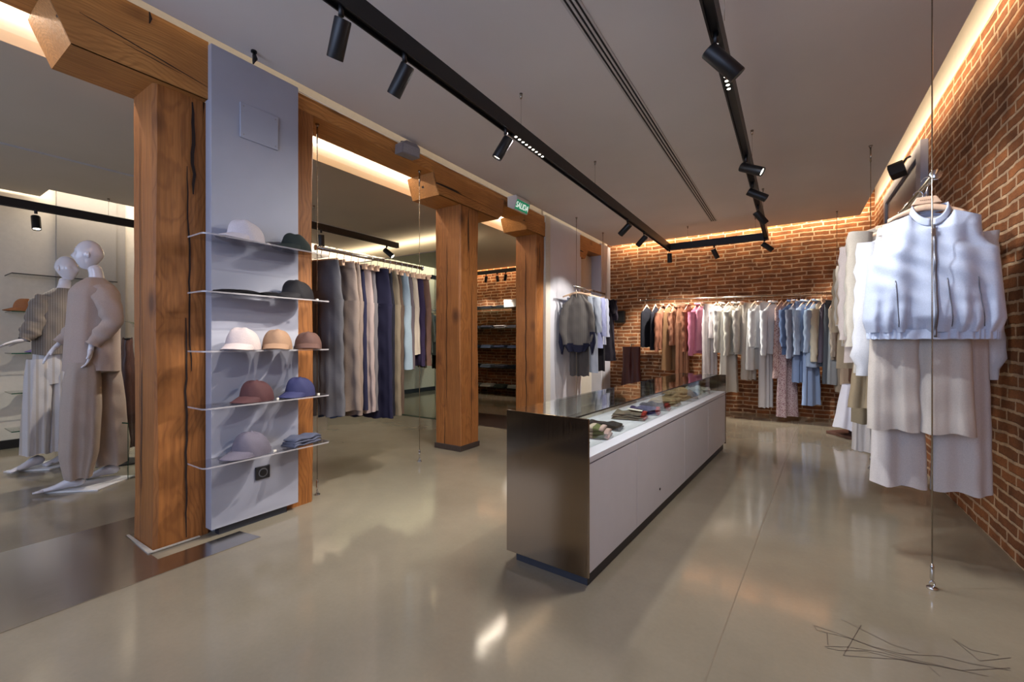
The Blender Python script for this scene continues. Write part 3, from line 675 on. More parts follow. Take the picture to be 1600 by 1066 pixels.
lay('beige crumpled scarf with a dark clasp in the counter', 'scarf', 2.4, -.17, (.13, .14), (170, 142, 110), .5, .055, (60, 50, 44), seed=9, roll=True)
lay('white folded cloth in the counter beside the rolled scarf', 'clothing', 2.58, -.2, (.2, .14), (226, 224, 220), .3, .03, seed=10)
lay('white and green printed folded scarf at the far end of the counter', 'scarf', 2.86, -.21, (.24, .2), (206, 210, 200), .2, .05, (186, 166, 160), seed=11, roll=True)

# ------------------------------------------------------------------ hangers and garments
def hanger_mesh():
    mb = MB()
    pts = [(.0, .0, -.075), (0, 0, -.045)] + [(.018 * math.sin(a), 0, -.022 + 0 + .02 - .022 * math.cos(a) + .002) for a in [0.35 + i * .42 for i in range(11)]]
    hk = MB().tube([(p[0], p[1], p[2]) for p in pts], .0022, 6)
    bar = MB(); n = 14; rs = []
    for i in range(n + 1):
        u = -1 + 2 * i / n; x = u * .2; z = -.082 - .05 * abs(u) ** 1.5; hh = .018 * (1 - .45 * abs(u)); dd = .007
        rs.append([(x, dd * math.cos(a), z + hh * math.sin(a)) for a in [2 * PI * k / 10 for k in range(10)]])
    bar.rings(rs)
    return hk.mesh('hook', M_chrome, True), bar.mesh('shoulder_bar', M_hang, True)
HK, BAR = hanger_mesh()
BAR2 = BAR.copy(); BAR2.name = 'narrow_shoulder_bar'
for v in BAR2.vertices: v.co.z -= .35 * abs(v.co.x); v.co.x *= .6
def clip_mesh():
    b1 = MB().box((-.16, -.006, -.1), (.16, .006, -.082)).mesh('crossbar', M_hang)
    c1 = MB().box((-.145, -.012, -.125), (-.105, .012, -.085)).mesh('clip', M_hang)
    c2 = MB().box((.105, -.012, -.125), (.145, .012, -.085)).mesh('clip', M_hang)
    return b1, c1, c2
CB, C1, C2 = clip_mesh()
RAILR = .014
def hanger(x, y, z, rz, what, group, clip=False, bar=None):
    name = 'clip_hanger' if clip else 'wooden_hanger'
    t = thing(name, ' '.join(('pale wooden hanger carrying ' + what).split()[:15]) if len(('pale wooden hanger carrying ' + what).split()) > 16 else 'pale wooden hanger carrying ' + what, 'hanger', (x, y, z), rz, group)
    link('hook', HK, t)
    if clip: link('crossbar', CB, t); link('clip', C1, t); link('clip', C2, t)
    else: link('shoulder_bar', bar or BAR, t)
    return t
def lerp(a, b, t): return a + (b - a) * t
def prof(pts, s):
    for (a, va), (b, vb) in zip(pts[:-1], pts[1:]):
        if s <= b: return lerp(va, vb, (s - a) / (b - a + 1e-9))
    return pts[-1][1]
def cloth(mb, z0, z1, wp, dp, cx=0, slope=.25, neck=.07, ndip=.03, amp=.012, k=6, seed=0, ns=48, nr=20, shoulder=True, zw=.012, cxp=None, hem=.006, puff=None, mi=0, exp=.75):
    r = random.Random(seed); p1, p2, p3, p4 = [r.uniform(0, 6.28) for _ in range(4)]; rs = []
    k2 = k * r.uniform(1.6, 2.3); L = z0 - z1
    for i in range(nr + 1):
        s = i / nr; z = z0 - s * L; W = prof(wp, s); D = prof(dp, s); c = cx + (prof(cxp, s) if cxp else 0); ring = []
        A = amp * (.15 + .85 * s ** .8); f = max(0, 1 - s * L / .16) if shoulder else 0
        for j in range(ns):
            a = 2 * PI * j / ns; ca, sa = math.cos(a), math.sin(a)
            x = W * math.copysign(abs(ca) ** exp, ca); y = D * math.copysign(abs(sa) ** .8, sa)
            u = x / max(W, .01)
            rip = A * (math.sin(k * u + p1 + .4 * s) + .55 * math.sin(k2 * u + p2 - s * .8) + .25 * math.sin(k2 * 2.1 * u + p3))
            y += rip * (1 - abs(u) ** 6) * (.75 if sa > 0 else 1)
            y += zw * .35 * math.sin(z * 34 + x * 22 + p4) * math.sin(x * 30 + p2)
            x += A * .12 * math.sin(s * 9 + p3) + rip * .12
            zz = z
            if f > 0:
                zz -= slope * abs(x - 0) * f * 1.0
                if abs(x) < neck and ndip: zz -= f * ndip * (1 - (x / neck) ** 2) * (1.0 if sa < 0 else .3)
            zz += hem * math.sin(5 * u + p1) * s ** 6
            ring.append((c + x, y, zz))
        rs.append(ring)
    mb.rings(rs, mi, caps=(False, False)); return mb
def sleeve(mb, side, x0, z0, L, r0, r1, out=.05, fwd=0, seed=0, n=14, ns=16, amp=.006, cuff=False, mi=0):
    r = random.Random(seed); p = r.uniform(0, 6); pts = []; rad = []
    for i in range(n + 1):
        s = i / n; x = side * (x0 + out * math.sin(s * 1.5)); y = fwd * s ** 1.3 - .02 * s * math.sin(s * 3); z = z0 - L * s
        rr = lerp(r0, r1, s) * (1 + .035 * math.sin(s * 17 + p)) * (1 if not cuff or s < .9 else .75)
        if cuff: rr *= 1 + .25 * math.exp(-((s - .82) / .09) ** 2)
        pts.append((x, y, z)); rad.append(rr)
    m = MB(); m.tube(pts, rad, ns, caps=(False, False), flat=.62, up=(1, 0, 0))
    m.v = [(v[0] + amp * math.sin(v[2] * 50 + v[1] * 60 + p), v[1] + amp * math.sin(v[0] * 90 + v[2] * 30 + p), v[2]) for v in m.v]
    mb.add(m.v, m.f, mi); return mb
def price_tag(t, x, z, y=-.05):
    m = MB(); m.box((x - .018, y - .001, z - .07), (x + .018, y + .001, z)); m.tube([(x, y, z), (x * .9, y * .7, z + .05)], .0008, 4)
    obj('price_tag', m, M_tag, t)
QUAL = 1.0
def garment(kind, x, y, z, rz, label, cat, rgb, L=.65, seed=0, group=None, W=.19, sl=None, stripe=None, pattern=None, hl=None, trim=None, tagp=False, name=None, clip=None, lo=False, slope=.25, gap=0, drop=0):
    """x,y,z: point on the rail."""
    m = fabric(rgb, stripe, pattern); r = random.Random(seed)
    names = dict(shirt='hanging_shirt', dress='hanging_dress', coat='hanging_coat', skirt='hanging_skirt', pants='hanging_trousers', top='sleeveless_top', poncho='hanging_poncho')
    t = thing(name or names[kind], label, cat, (x, y, z), rz, group)
    ns, nr = (34, 14) if lo else (54, 24)
    if clip is None: clip = kind in ('pants', 'skirt')
    short = hl or 'the ' + label
    hgr = hanger(x, y, z, rz, short, 'hangers with ' + (group or 'clothes'), clip, BAR2 if slope > .5 else None)
    ztop = -.075 if not clip else -.1
    if drop:
        for ch in hgr.children: ch.location.z = -drop if not ch.name.startswith('hook') else -drop * .5
        ztop -= drop
    if kind in ('shirt', 'coat', 'dress', 'top'):
        wide = {'shirt': 1.08, 'coat': 1.12, 'dress': 1.4, 'top': 1.05}[kind]; dd = .03 if kind != 'coat' else .045
        mb = MB(); cloth(mb, ztop, -L, [(0, W * .93), (.12, W), (.5, W * lerp(1, wide, .4)), (1, W * wide)], [(0, .012), (.1, dd), (1, dd * (1.1 if kind != 'dress' else 1.4))], amp=.010 if kind != 'dress' else .02, k=5 + r.random() * 3, seed=seed, ns=ns, nr=nr, slope=slope)
        obj('body_panel', mb, m, t, smooth=True)
        if sl:
            for sd in (-1, 1):
                ms = MB(); sleeve(ms, sd, W * .93, ztop - .055 - (slope - .25) * W, sl, .062, .042, out=.035, fwd=r.uniform(-.05, .02), seed=seed + sd, cuff=kind == 'coat' and trim is not None)
                obj('sleeve', ms, m, t, smooth=True)
        if kind in ('shirt', 'coat'):
            c = MB(); pts = [(.065 * math.cos(a), .03 * math.sin(a), ztop - .01 + .012 * math.sin(a)) for a in [2 * PI * i / 16 for i in range(17)]]
            c.tube(pts, .011, 8); obj('collar', c, fabric(trim) if trim else m, t, smooth=True)
    elif kind == 'skirt':
        mb = MB(); cloth(mb, ztop, -L, [(0, W * .72), (.1, W * .78), (1, W * 1.25)], [(0, .02), (1, .055)], amp=.022, k=10, seed=seed, shoulder=False, ns=ns + 20, nr=nr)
        obj('pleated_panel', mb, m, t, smooth=True)
        mb = MB(); cloth(mb, ztop + .005, ztop - .035, [(0, W * .73), (1, W * .76)], [(0, .023), (1, .024)], amp=.002, seed=seed, shoulder=False, ns=30, nr=2); obj('waistband', mb, m, t, smooth=True)
    elif kind == 'pants':
        mb = MB(); cr = .3
        cloth(mb, ztop, ztop - cr, [(0, W * .8), (.3, W * .88), (1, W)], [(0, .022), (1, .04)], amp=.006, k=4, seed=seed, shoulder=False, ns=ns, nr=8)
        obj('hip_section', mb, m, t, smooth=True)
        mb = MB(); cloth(mb, ztop + .004, ztop - .03, [(0, W * .81), (1, W * .84)], [(0, .025), (1, .027)], amp=.002, seed=seed, shoulder=False, ns=30, nr=2); obj('waistband', mb, m, t, smooth=True)
        for sd in (-1, 1):
            lw = W * (.5 - gap)
            ml = MB(); cloth(ml, ztop - cr + .02, -L, [(0, lw * 1.03), (.3, lw * .98), (1, lw * r.uniform(1.0, 1.25))], [(0, .042), (.3, .04), (1, .038)], cx=sd * (lw * .96 + gap * W * 1.3), amp=.012, k=4 + r.random() * 2, seed=seed + 3 + sd, shoulder=False, ns=int(ns * .7), nr=nr, exp=.9)
            obj('leg', ml, m, t, smooth=True)
    elif kind == 'poncho':
        mb = MB(); cloth(mb, ztop, -L, [(0, .08), (.22, .2), (.5, .25), (.8, .25), (.9, .22), (1, .2)], [(0, .012), (.2, .04), (1, .05)], amp=.02, k=6, seed=seed, slope=.5, ns=ns, nr=nr, ndip=.02); obj('wool_body', mb, m, t, smooth=True)
        if trim:
            mb = MB(); cloth(mb, -L + .02, -L - .1, [(0, .2), (1, .12)], [(0, .052), (1, .05)], amp=.02, k=6, seed=seed, shoulder=False, ns=ns, nr=4); obj('hem_border', mb, fabric(trim), t, smooth=True)
            for sd in (-1, 1):
                mb = MB(); cloth(mb, -L * .78, -L - .12, [(0, .04), (.5, .05), (1, .012)], [(0, .03), (1, .02)], cx=sd * .21, amp=.012, k=5, seed=seed + sd, shoulder=False, ns=24, nr=8, hem=.03); obj('corner_border', mb, fabric(trim), t, smooth=True)
    if tagp: price_tag(t, W * .55, ztop - .09, -.055)
    return t

def cable_stand(name, label, x, y, z1, z0=0.0, parts=True):
    t = thing(name, label, 'cable', (x, y, z0))
    H = z1 - z0
    obj('wire', MB().tube([(0, 0, .1), (0, 0, H - .12)], .0028, 8), M_nick, t, smooth=True)
    obj('floor_tensioner', MB().tube([(0, 0, .035), (0, 0, .045), (0, 0, .1), (0, 0, .112)], [.003, .008, .008, .004], 12), M_chrome, t, smooth=True)
    mb = MB(); mb.tube([(0, 0, 0), (0, 0, .006)], .02, 16)
    mb.tube([(.009 * math.cos(a), 0, .02 + .014 * math.sin(a)) for a in [2 * PI * i / 14 for i in range(15)]], .003, 6); obj('floor_anchor', mb, M_chrome, t, smooth=True)
    mb = MB(); mb.tube([(0, 0, H), (0, 0, H - .02)], [.016, .008], 12); mb.tube([(0, 0, H - .02), (0, 0, H - .14)], .006, 10); obj('ceiling_tensioner', mb, M_nick, t, smooth=True)
    return t
def rail(label, p0, p1, r=.014):
    t = thing('clothes_rail', label, 'clothes rail', p0)
    d = Vector(p1) - Vector(p0)
    obj('tube', MB().tube([(0, 0, 0), d], r, 16), M_nick, t, smooth=True)
    u = d.normalized()
    for q in (Vector((0, 0, 0)), d):
        s_ = -1 if q.length < .01 else 1
        obj('end_cap', MB().tube([q, q + u * s_ * .004, q + u * s_ * .008], [r * 1.5, r * 1.6, r * 1.2], 20), M_chrome, t, smooth=True)
    return t

# ---------- trousers rail between the posts
ZT = 1.80; XT = -2.9
rail('metal clothes rail full of trousers between the pine posts', (XT, 1.86, ZT), (XT, 2.93, ZT))
cable_stand('tension_cable', 'steel cable at the near end of the trouser rail', XT, 1.87, 2.70)
cable_stand('tension_cable', 'steel cable at the far end of the trouser rail', XT, 2.9, 2.70)
TR = [((98, 96, 100), 'wide washed grey denim trousers, nearest on the trouser rail', 1.22, .2, 0),
      ((66, 84, 122), 'narrow mid-blue jeans behind the wide grey denim', 1.24, .12, 1),
      ((152, 134, 122), 'wide taupe wool trousers behind the blue jeans', 1.2, .2, 0),
      ((148, 130, 118), 'second taupe wool trousers, next to the navy ones', 1.24, .19, 0),
      ((40, 40, 66), 'navy trousers with a beige tag, between taupe and dusty pink ones', 1.22, .14, 1),
      ((178, 158, 152), 'dusty pink straight trousers on the trouser rail', 1.24, .15, 1),
      ((118, 112, 114), 'mid-grey trousers beside the dusty pink ones', 1.24, .13, 0),
      ((34, 32, 54), 'wide midnight-blue trousers in the centre of the trouser rail', 1.3, .2, 0),
      ((26, 25, 36), 'nearly black wide trousers in the centre of the trouser rail', 1.3, .18, 1),
      ((132, 118, 98), 'khaki linen trousers right of the dark wide ones', 1.3, .17, 0),
      ((92, 74, 62), 'brown trousers right of the khaki linen ones', 1.3, .15, 1),
      ((150, 164, 172), 'pale blue wide trousers on the trouser rail', .92, .17, 0),
      ((104, 92, 96), 'mauve-grey trousers next to the pale blue ones', .92, .14, 0),
      ((196, 180, 160), 'cream trousers near the far end of the trouser rail', .8, .13, 1),
      ((48, 36, 60), 'dark aubergine trousers near the far end of the trouser rail', .9, .15, 1),
      ((108, 78, 64), 'chocolate brown trousers, last on the trouser rail', .9, .16, 1)]
for i, (c, l, L, W, tg) in enumerate(TR):
    y = 1.9 + i * .064
    garment('pants', XT - (.0 if i else .0), y, ZT, .25 + rnd.uniform(-.12, .12), l, 'trousers', c, L, i * 7 + 1, 'trousers on the rail between the posts', W, tagp=bool(tg), hl=l.split(',')[0])

# ---------- small rail by the white wall
ZS = 1.87; XS = -2.5
rail('short metal clothes rail in front of the white wall', (XS, 5.42, ZS), (XS, 6.58, ZS))
cable_stand('tension_cable', 'left steel cable of the short rail by the white wall', XS, 5.5, ZC)
cable_stand('tension_cable', 'right steel cable of the short rail by the white wall', XS, 6.5, ZC)
gs = 'clothes on the short rail by the white wall'
garment('poncho', XS, 5.52, ZS, .25, 'grey knit poncho with navy border, front of the short rail', 'poncho', (104, 100, 98), .8, 101, gs, trim=(34, 36, 58), stripe=((96, 92, 92), 240), tagp=False)
garment('pants', XS, 5.6, ZS, .2, 'dark grey trousers hanging under the knit poncho', 'trousers', (84, 80, 80), 1.24, 102, gs, .14)
garment('shirt', XS, 5.75, ZS, .3, 'pale grey-blue long shirt behind the poncho', 'shirt', (168, 176, 192), 1.2, 103, gs, .19, .5)
garment('shirt', XS, 5.9, ZS, .3, 'lavender blue shirt on the short rail', 'shirt', (166, 172, 214), .85, 104, gs, .2, .55)
garment('shirt', XS, 6.03, ZS, .3, 'white and blue checked shirt on the short rail', 'shirt', (206, 210, 226), .8, 105, gs, .2, .56, stripe=((150, 160, 196), 200))
garment('pants', XS, 6.15, ZS, .3, 'black trousers on the short rail', 'trousers', (30, 28, 34), 1.2, 106, gs, .16)
garment('dress', XS, 6.3, ZS, .3, 'black short-sleeved dress, last on the short rail', 'dress', (36, 32, 42), 1.05, 107, gs, .19, .2)
garment('shirt', XS, 6.42, ZS, .3, 'dark plum top at the far end of the short rail', 'shirt', (52, 44, 56), .8, 108, gs, .19, .3)

# ---------- back rail by the brick wall
YK = 7.1
def zk(x): return 1.765 - .012 * (x + .7)
ra = rail('long metal clothes rail along the far brick wall', (-2.08, YK, zk(-2.08)), (.78, YK, zk(.78)))
for x, l in ((-1.98, 'left'), (.5, 'right')):
    cable_stand('tension_cable', l + ' steel cable holding the long rail at the far brick wall', x, YK, ZC, zk(x) - .005) if False else wire('suspension_wire', l + ' steel cable holding the long rail at the far brick wall', (x, YK, ZC), (x, YK, zk(x)), .0025)
gb = 'clothes on the long rail at the far brick wall'
BK = [  # x, kind, label, cat, rgb, L, W, sleeve, extra
 (-1.98, 'top', 'black strappy top, first from the left on the long brick-wall rail', 'top', (32, 32, 40), .76, .15, None, {}),
 (-1.84, 'top', 'black sleeveless blouse, second from the left on the long rail', 'top', (38, 37, 46), .8, .16, None, {}),
 (-1.72, 'shirt', 'rust brown blouse beside the black tops', 'blouse', (176, 118, 92), .78, .15, .6, {}),
 (-1.63, 'dress', 'tan slip dress under the rust blouses', 'dress', (158, 120, 84), 1.12, .12, None, {}),
 (-1.54, 'shirt', 'light rust wrap blouse with tie, middle of the rust ones', 'blouse', (184, 128, 100), .72, .16, .5, {}),
 (-1.43, 'pants', 'long cinnamon trousers between the rust blouses', 'trousers', (166, 116, 88), 1.3, .12, None, {}),
 (-1.34, 'shirt', 'cinnamon blouse with a black cord, left of the pink one', 'blouse', (170, 112, 86), .8, .14, .6, {}),
 (-1.2, 'shirt', 'bright pink blouse on the long brick-wall rail', 'blouse', (226, 140, 168), .84, .14, .66, {}),
 (-1.14, 'shirt', 'rose pink thin top behind the bright pink blouse', 'top', (222, 150, 170), .8, .12, None, {}),
 (-1.04, 'pants', 'long off-white trousers right of the pink blouse', 'trousers', (216, 206, 204), 1.42, .13, None, {}),
 (-.95, 'top', 'short white draped top with pale pink shade', 'top', (222, 212, 212), .6, .13, None, {}),
 (-.87, 'shirt', 'white blouse with ties right of the long off-white trousers', 'blouse', (220, 216, 210), .82, .14, .6, {}),
 (-.78, 'dress', 'long cream dress, left of the sheer blouse', 'dress', (214, 208, 196), 1.4, .12, None, {}),
 (-.70, 'shirt', 'sheer cream blouse with full sleeves', 'blouse', (206, 202, 190), .84, .17, .62, {}),
 (-.61, 'shirt', 'ivory shirt in the white section of the long rail', 'shirt', (212, 206, 196), .84, .13, .6, {}),
 (-.52, 'pants', 'beige-white thin trousers in the white section', 'trousers', (204, 194, 182), 1.2, .12, None, {}),
 (-.44, 'dress', 'white knee-length dress in the white section', 'dress', (228, 226, 222), 1.05, .13, None, {}),
 (-.36, 'shirt', 'bright white shirt with lace hem', 'shirt', (232, 232, 232), .74, .15, .5, {}),
 (-.31, 'pants', 'very long white trousers reaching lowest in the white section', 'trousers', (218, 214, 214), 1.58, .1, None, {}),
 (-.22, 'shirt', 'crisp white blouse left of the flowered dress', 'blouse', (234, 236, 240), .82, .15, .62, {}),
 (-.12, 'dress', 'pink and brown flowered dress, shorter one', 'dress', (206, 178, 172), 1.15, .12, None, dict(pattern=((120, 70, 72), 60))),
 (-.05, 'dress', 'floor-length flowered dress right of the shorter flowered one', 'dress', (200, 176, 176), 1.68, .13, None, dict(pattern=((120, 80, 90), 60))),
 (.0, 'shirt', 'denim blue blouse beside the flowered dresses', 'blouse', (104, 126, 166), .82, .14, .5, {}),
 (.06, 'coat', 'grey-blue knit jacket on the long rail', 'jacket', (150, 158, 178), .84, .14, .66, {}),
 (.1, 'pants', 'light blue trousers under the grey-blue jacket', 'trousers', (140, 160, 196), 1.2, .12, None, {}),
 (.16, 'shirt', 'pale blue ribbed sweater left of the long blue dress', 'sweater', (164, 182, 208), .78, .15, .6, dict(stripe=((186, 200, 222), 300))),
 (.22, 'dress', 'long sky-blue pleated dress on the long rail', 'dress', (150, 172, 208), 1.5, .12, None, {}),
 (.28, 'coat', 'powder blue cardigan with fluffy hem', 'cardigan', (164, 182, 206), .98, .16, .56, {}),
 (.34, 'shirt', 'cream knit sweater between blue and grey clothes', 'sweater', (208, 200, 178), .9, .13, .7, {}),
 (.39, 'dress', 'mauve-grey long sheath on the long rail', 'dress', (94, 86, 98), .92, .1, None, {}),
 (.44, 'pants', 'dark slate trousers on the long rail', 'trousers', (84, 88, 94), 1.2, .12, None, {}),
 (.49, 'dress', 'light grey sheath dress on the long rail', 'dress', (146, 150, 152), 1.2, .11, None, {}),
 (.54, 'coat', 'stone grey striped knit coat left of the camel jacket', 'coat', (146, 134, 120), .88, .14, .62, dict(stripe=((168, 156, 142), 200))),
 (.58, 'pants', 'stone beige trousers under the striped knit coat', 'trousers', (156, 142, 124), 1.3, .12, None, {}),
 (.63, 'coat', 'sand coloured short-sleeved coat', 'coat', (176, 156, 134), 1.2, .14, .3, {}),
 (.69, 'coat', 'camel jacket near the right end of the long rail', 'jacket', (176, 142, 112), .82, .17, .68, {}),
 (.75, 'coat', 'dark brown coat, last on the long brick-wall rail', 'coat', (96, 70, 56), 1.15, .16, .6, {}),
]
for i, (x, k, l, cat, c, L, W, sl, ex) in enumerate(BK):
    rz = PI / 2 - .62 + rnd.uniform(-.22, .22) - .25 * (x + .7) / 1.5
    garment(k, x, YK, zk(x), rz, l, cat, c, L, 200 + i * 5, gb, W, sl, lo=True, slope=.85, hl='the ' + l, clip=k == 'pants', **ex)
# glossy dark red trousers on a wall hook, black speaker box
t = thing('leather_trousers', 'glossy dark red leather trousers hung on the brick wall left of the long rail', 'trousers', (-2.36, 7.5, 1.02))
M_lea = plain('oxblood_leather', (70, 24, 20), .55, noise=.1, bump=.15, scale=30)
for sd in (-1, 1):
    ml = MB(); cloth(ml, 0, -.68, [(0, .085), (.5, .075), (1, .11)], [(0, .03), (1, .05)], cx=sd * .075, amp=.012, k=5, seed=300 + sd, shoulder=False, ns=30, nr=16); obj('leg', ml, M_lea, t, smooth=True)
obj('hook', MB().tube([(0, .14, .04), (0, .0, .04), (0, -.02, .0)], .006, 8), M_black, t, smooth=True)
t = thing('wall_box', 'small black box fixed on the brick wall beside the white panel', 'box', (-2.62, 7.6, 1.45))
obj('case', bx((-.07, -.05, 0), (.11, .05, .21)), M_black, t, bevel=.006); obj('cover', bx((-.05, -.056, .02), (.09, -.05, .19)), M_grill, t)

# ---------- right rail with the white clothes
ZR = 1.877; XRR = .55
rail('metal clothes rail with white clothes along the right brick wall', (XRR, 2.70, ZR), (XRR, 4.98, ZR), .015)
cable_stand('tension_cable', 'steel cable in front of the white bomber vest, anchored in the floor', .533, 2.672, ZC)
cable_stand('tension_cable', 'steel cable at the far end of the white clothes rail', .58, 4.88, ZC)
gr = 'white and beige clothes on the right rail'
# --- bomber vest, built in detail
VY = 2.8
t = thing('bomber_vest', 'white sleeveless bomber vest with zip and elastic hem, nearest the camera', 'vest', (XRR, VY, ZR), 0)
hg = hanger(XRR - .012, VY, ZR, 0, 'the white bomber vest nearest the camera', 'hangers on the right rail')
for ch in hg.children:
    if ch.name.startswith('shoulder_bar'): ch.scale = (.7, 1, 1); ch.location.z = -.035
M_vest = fabric((200, 210, 232), rough=.6, weave=.9)
def vfront(x, z, off=.003):
    s = (z - VT) / (VB - VT); W = prof(VW, s); D = prof(VD, s); u = max(-.99, min(.99, x / W)); ca = abs(u) ** (1 / .7); sa = (1 - ca * ca) ** .5
    return -D * sa ** .85 + vfold(x, z, u, s) - off
def vfold(x, z, u, s):
    f = .011 * math.sin(7 * u + 3.1 * s + 1.2) * s + .007 * math.sin(13 * u - 2 * s) * s ** .5 + .011 * math.sin(30 * u + 1.5 * math.sin(6 * s)) * max(0, s - .62) / .38 + .004 * math.sin(23 * z + 17 * x)
    f += .007 * math.sin(60 * (x * .6 + z) + 3) * max(0, 1 - abs(s - .45) * 3) + .005 * math.sin(95 * z + 40 * x + 3 * math.sin(20 * x)) * max(0, s - .55)
    f -= .022 * math.exp(-((abs(x) - .11) / .06) ** 2) * max(0, s - .45)
    return f * (1 - abs(u) ** 8)
mb = MB(); ns = 120; nr = 60; rs = []
VT, VB = -.125, -.715
VW = [(0, .172), (.2, .172), (.27, .178), (.33, .2), (.36, .226), (.6, .236), (.9, .25), (1, .235)]; VD = [(0, .028), (.15, .055), (.5, .075), (.88, .08), (1, .05)]
for i in range(nr + 1):
    s = i / nr; z = VT + (VB - VT) * s
    W = prof(VW, s); D = prof(VD, s)
    ring = []; f = max(0, 1 - s / .2)
    for j in range(ns):
        a = 2 * PI * j / ns; ca, sa = math.cos(a), math.sin(a)
        x = W * math.copysign(abs(ca) ** .7, ca); y = D * math.copysign(abs(sa) ** .85, sa); u = x / W
        fold = vfold(x, z, u, s)
        y += fold * (1 if sa < 0 else .4)
        zz = z - f * .36 * abs(x)
        if abs(x) < .075: zz -= f * (.075 if sa < 0 else .012) * (1 - (x / .075) ** 2) ** .7
        ring.append((x, y, zz))
    rs.append(ring)
mb.rings(rs, 0, caps=(False, False)); obj('vest_body', mb, M_vest, t, smooth=True)
# elastic hem
mb = MB(); rs = []; ns2 = 200
for i in range(7):
    s = i / 6; z = VB + .012 - .045 * s; ring = []
    for j in range(ns2):
        a = 2 * PI * j / ns2; ca, sa = math.cos(a), math.sin(a); x = .232 * math.copysign(abs(ca) ** .7, ca); y = .052 * math.copysign(abs(sa) ** .85, sa)
        g_ = 1 + .045 * math.sin(j * 1.32 + math.sin(j * .37) * 2) * math.sin(PI * (.15 + .7 * s))
        ring.append((x * (1 + (g_ - 1) * .3), y * (1.05 + (g_ - 1) * 3), z + .0015 * math.sin(j * .9)))
    rs.append(ring)
mb.rings(rs, 0, caps=(False, False)); obj('elastic_hem', mb, M_vest, t, smooth=True)
# stand collar
mb = MB(); rs = []
for i in range(5):
    s = i / 4; ring = []
    for j in range(40):
        a = -PI / 2 + .05 + (2 * PI - .1) * j / 39
        x = .074 * math.cos(a) * (1 - .14 * s); y = .04 * math.sin(a) * (1 - .1 * s) - .004; zb = VT - .016 - .078 * max(0, -math.sin(a)) ** 1.3
        ring.append((x, y, zb + .035 * s))
    rs.append(ring)
n_ = 40; vs = [p for r_ in rs for p in r_]; fs = [(i * n_ + j, i * n_ + j + 1, (i + 1) * n_ + j + 1, (i + 1) * n_ + j) for i in range(4) for j in range(n_ - 1)]
mb.add(vs, fs); o = obj('stand_collar', mb, M_vest, t, smooth=True); sm = o.modifiers.new('s', 'SOLIDIFY'); sm.thickness = .004
lining = MB(); lining.box((-.055, .012, -.24), (.055, .02, -.165)); obj('neck_lining', lining, fabric((196, 190, 184), pattern=((150, 150, 156), 90)), t)
lb = MB(); lb.box((-.018, .008, -.2), (.018, .0125, -.176)); obj('size_label', lb, M_tag, t)
# zip
zp = MB(); zp.tube([(.004, vfront(.004, -.215 - .525 * k / 40, .002) if k < 38 else vfront(.004, -.7, .004), -.215 - .525 * k / 40) for k in range(41)], .006, 8, flat=.6); obj('zip', zp, M_zip, t, smooth=True)
pu = MB(); yz = vfront(.004, -.25, .01); pu.box((-.002, yz - .002, -.275), (.008, yz + .002, -.235)); obj('zip_pull', pu, M_chrome, t)
for x0, x1 in ((-.135, -.12), (.045, .062), (.145, .172)):
    pz = MB(); pz.tube([(x0 + (x1 - x0) * k / 10, vfront(x0 + (x1 - x0) * k / 10, -.47 - .22 * k / 10, .001), -.47 - .22 * k / 10) for k in range(11)], .0022, 6); obj('pocket_zip', pz, M_zip, t, smooth=True)
# tan hanger neck block
hb = MB(); hb.prism([(-.055, -.105), (.055, -.105), (.035, -.07), (-.035, -.07)], -.008, .008, 'y'); obj('neck_block', hb, M_hang, hg, bevel=.004)
lg = MB()
for k in range(7): lg.box((-.024 + k * .007, -.0095, -.088), (-.0195 + k * .007, -.008, -.0845))
obj('stamp', lg, plain('hanger_stamp', (150, 112, 84), .5), hg)
# --- jacket with sleeves behind the vest
def rgarm(kind, y, rz, label, cat, rgb, L, seed, W=.19, sl=None, x=XRR, **k):
    return garment(kind, x, y, ZR, rz, label, cat, rgb, L, seed, gr, W, sl, hl='the ' + label, **k)
garment('pants', XRR - .03, 2.86, ZR, .05, 'straight cream trousers right behind the bomber vest, shorter hem', 'trousers', (208, 198, 188), 1.2, 401, gr, .19, hl='the cream trousers behind the vest', drop=.09, name='hanging_trousers')
garment('pants', XRR + .03, 2.97, ZR, .1, 'wide white linen trousers with the lowest hem behind the bomber vest', 'trousers', (216, 208, 204), 1.5, 402, gr, .235, hl='the wide white linen trousers', gap=.09, drop=.09)
jk = garment('coat', XRR + .02, 3.04, ZR, .02, 'white bomber jacket with gathered cuffs behind the vest', 'jacket', (222, 222, 226), .78, 403, gr, .225, .72, hl='the white bomber jacket', trim=(222, 222, 226), slope=.45, drop=.05)
rgarm('shirt', 3.25, .25, 'long pale cream tunic on the right rail', 'tunic', (214, 204, 188), .84, 404, .24, .66)
rgarm('shirt', 3.42, .2, 'ivory open shirt behind the cream tunic', 'shirt', (216, 210, 198), .96, 405, .22, .6)
rgarm('skirt', 3.6, .3, 'khaki pleated skirt below the cream jackets on the right rail', 'skirt', (168, 150, 122), 1.18, 406, .2, x=XRR - .0)
rgarm('shirt', 3.72, .2, 'blush white blouse on the right rail', 'blouse', (226, 212, 206), .9, 407, .24, .62)
rgarm('pants', 3.85, .3, 'olive beige cotton trousers on the right rail', 'trousers', (150, 136, 112), 1.32, 408, .2)
rgarm('shirt', 4.0, .2, 'bright white wide-collared blouse towards the far end of the right rail', 'blouse', (236, 236, 236), .8, 409, .2, .5)
rgarm('coat', 4.2, .2, 'beige sleeveless coat towards the far end of the right rail', 'coat', (196, 176, 152), .78, 410, .2, .5)
rgarm('skirt', 4.4, .25, 'long white pleated skirt hanging low at the far end of the right rail', 'skirt', (228, 222, 220), 1.62, 411, .12)
rgarm('shirt', 4.6, .2, 'off-white linen shirt, second to last on the right rail', 'shirt', (214, 206, 194), .8, 412, .19, .5)
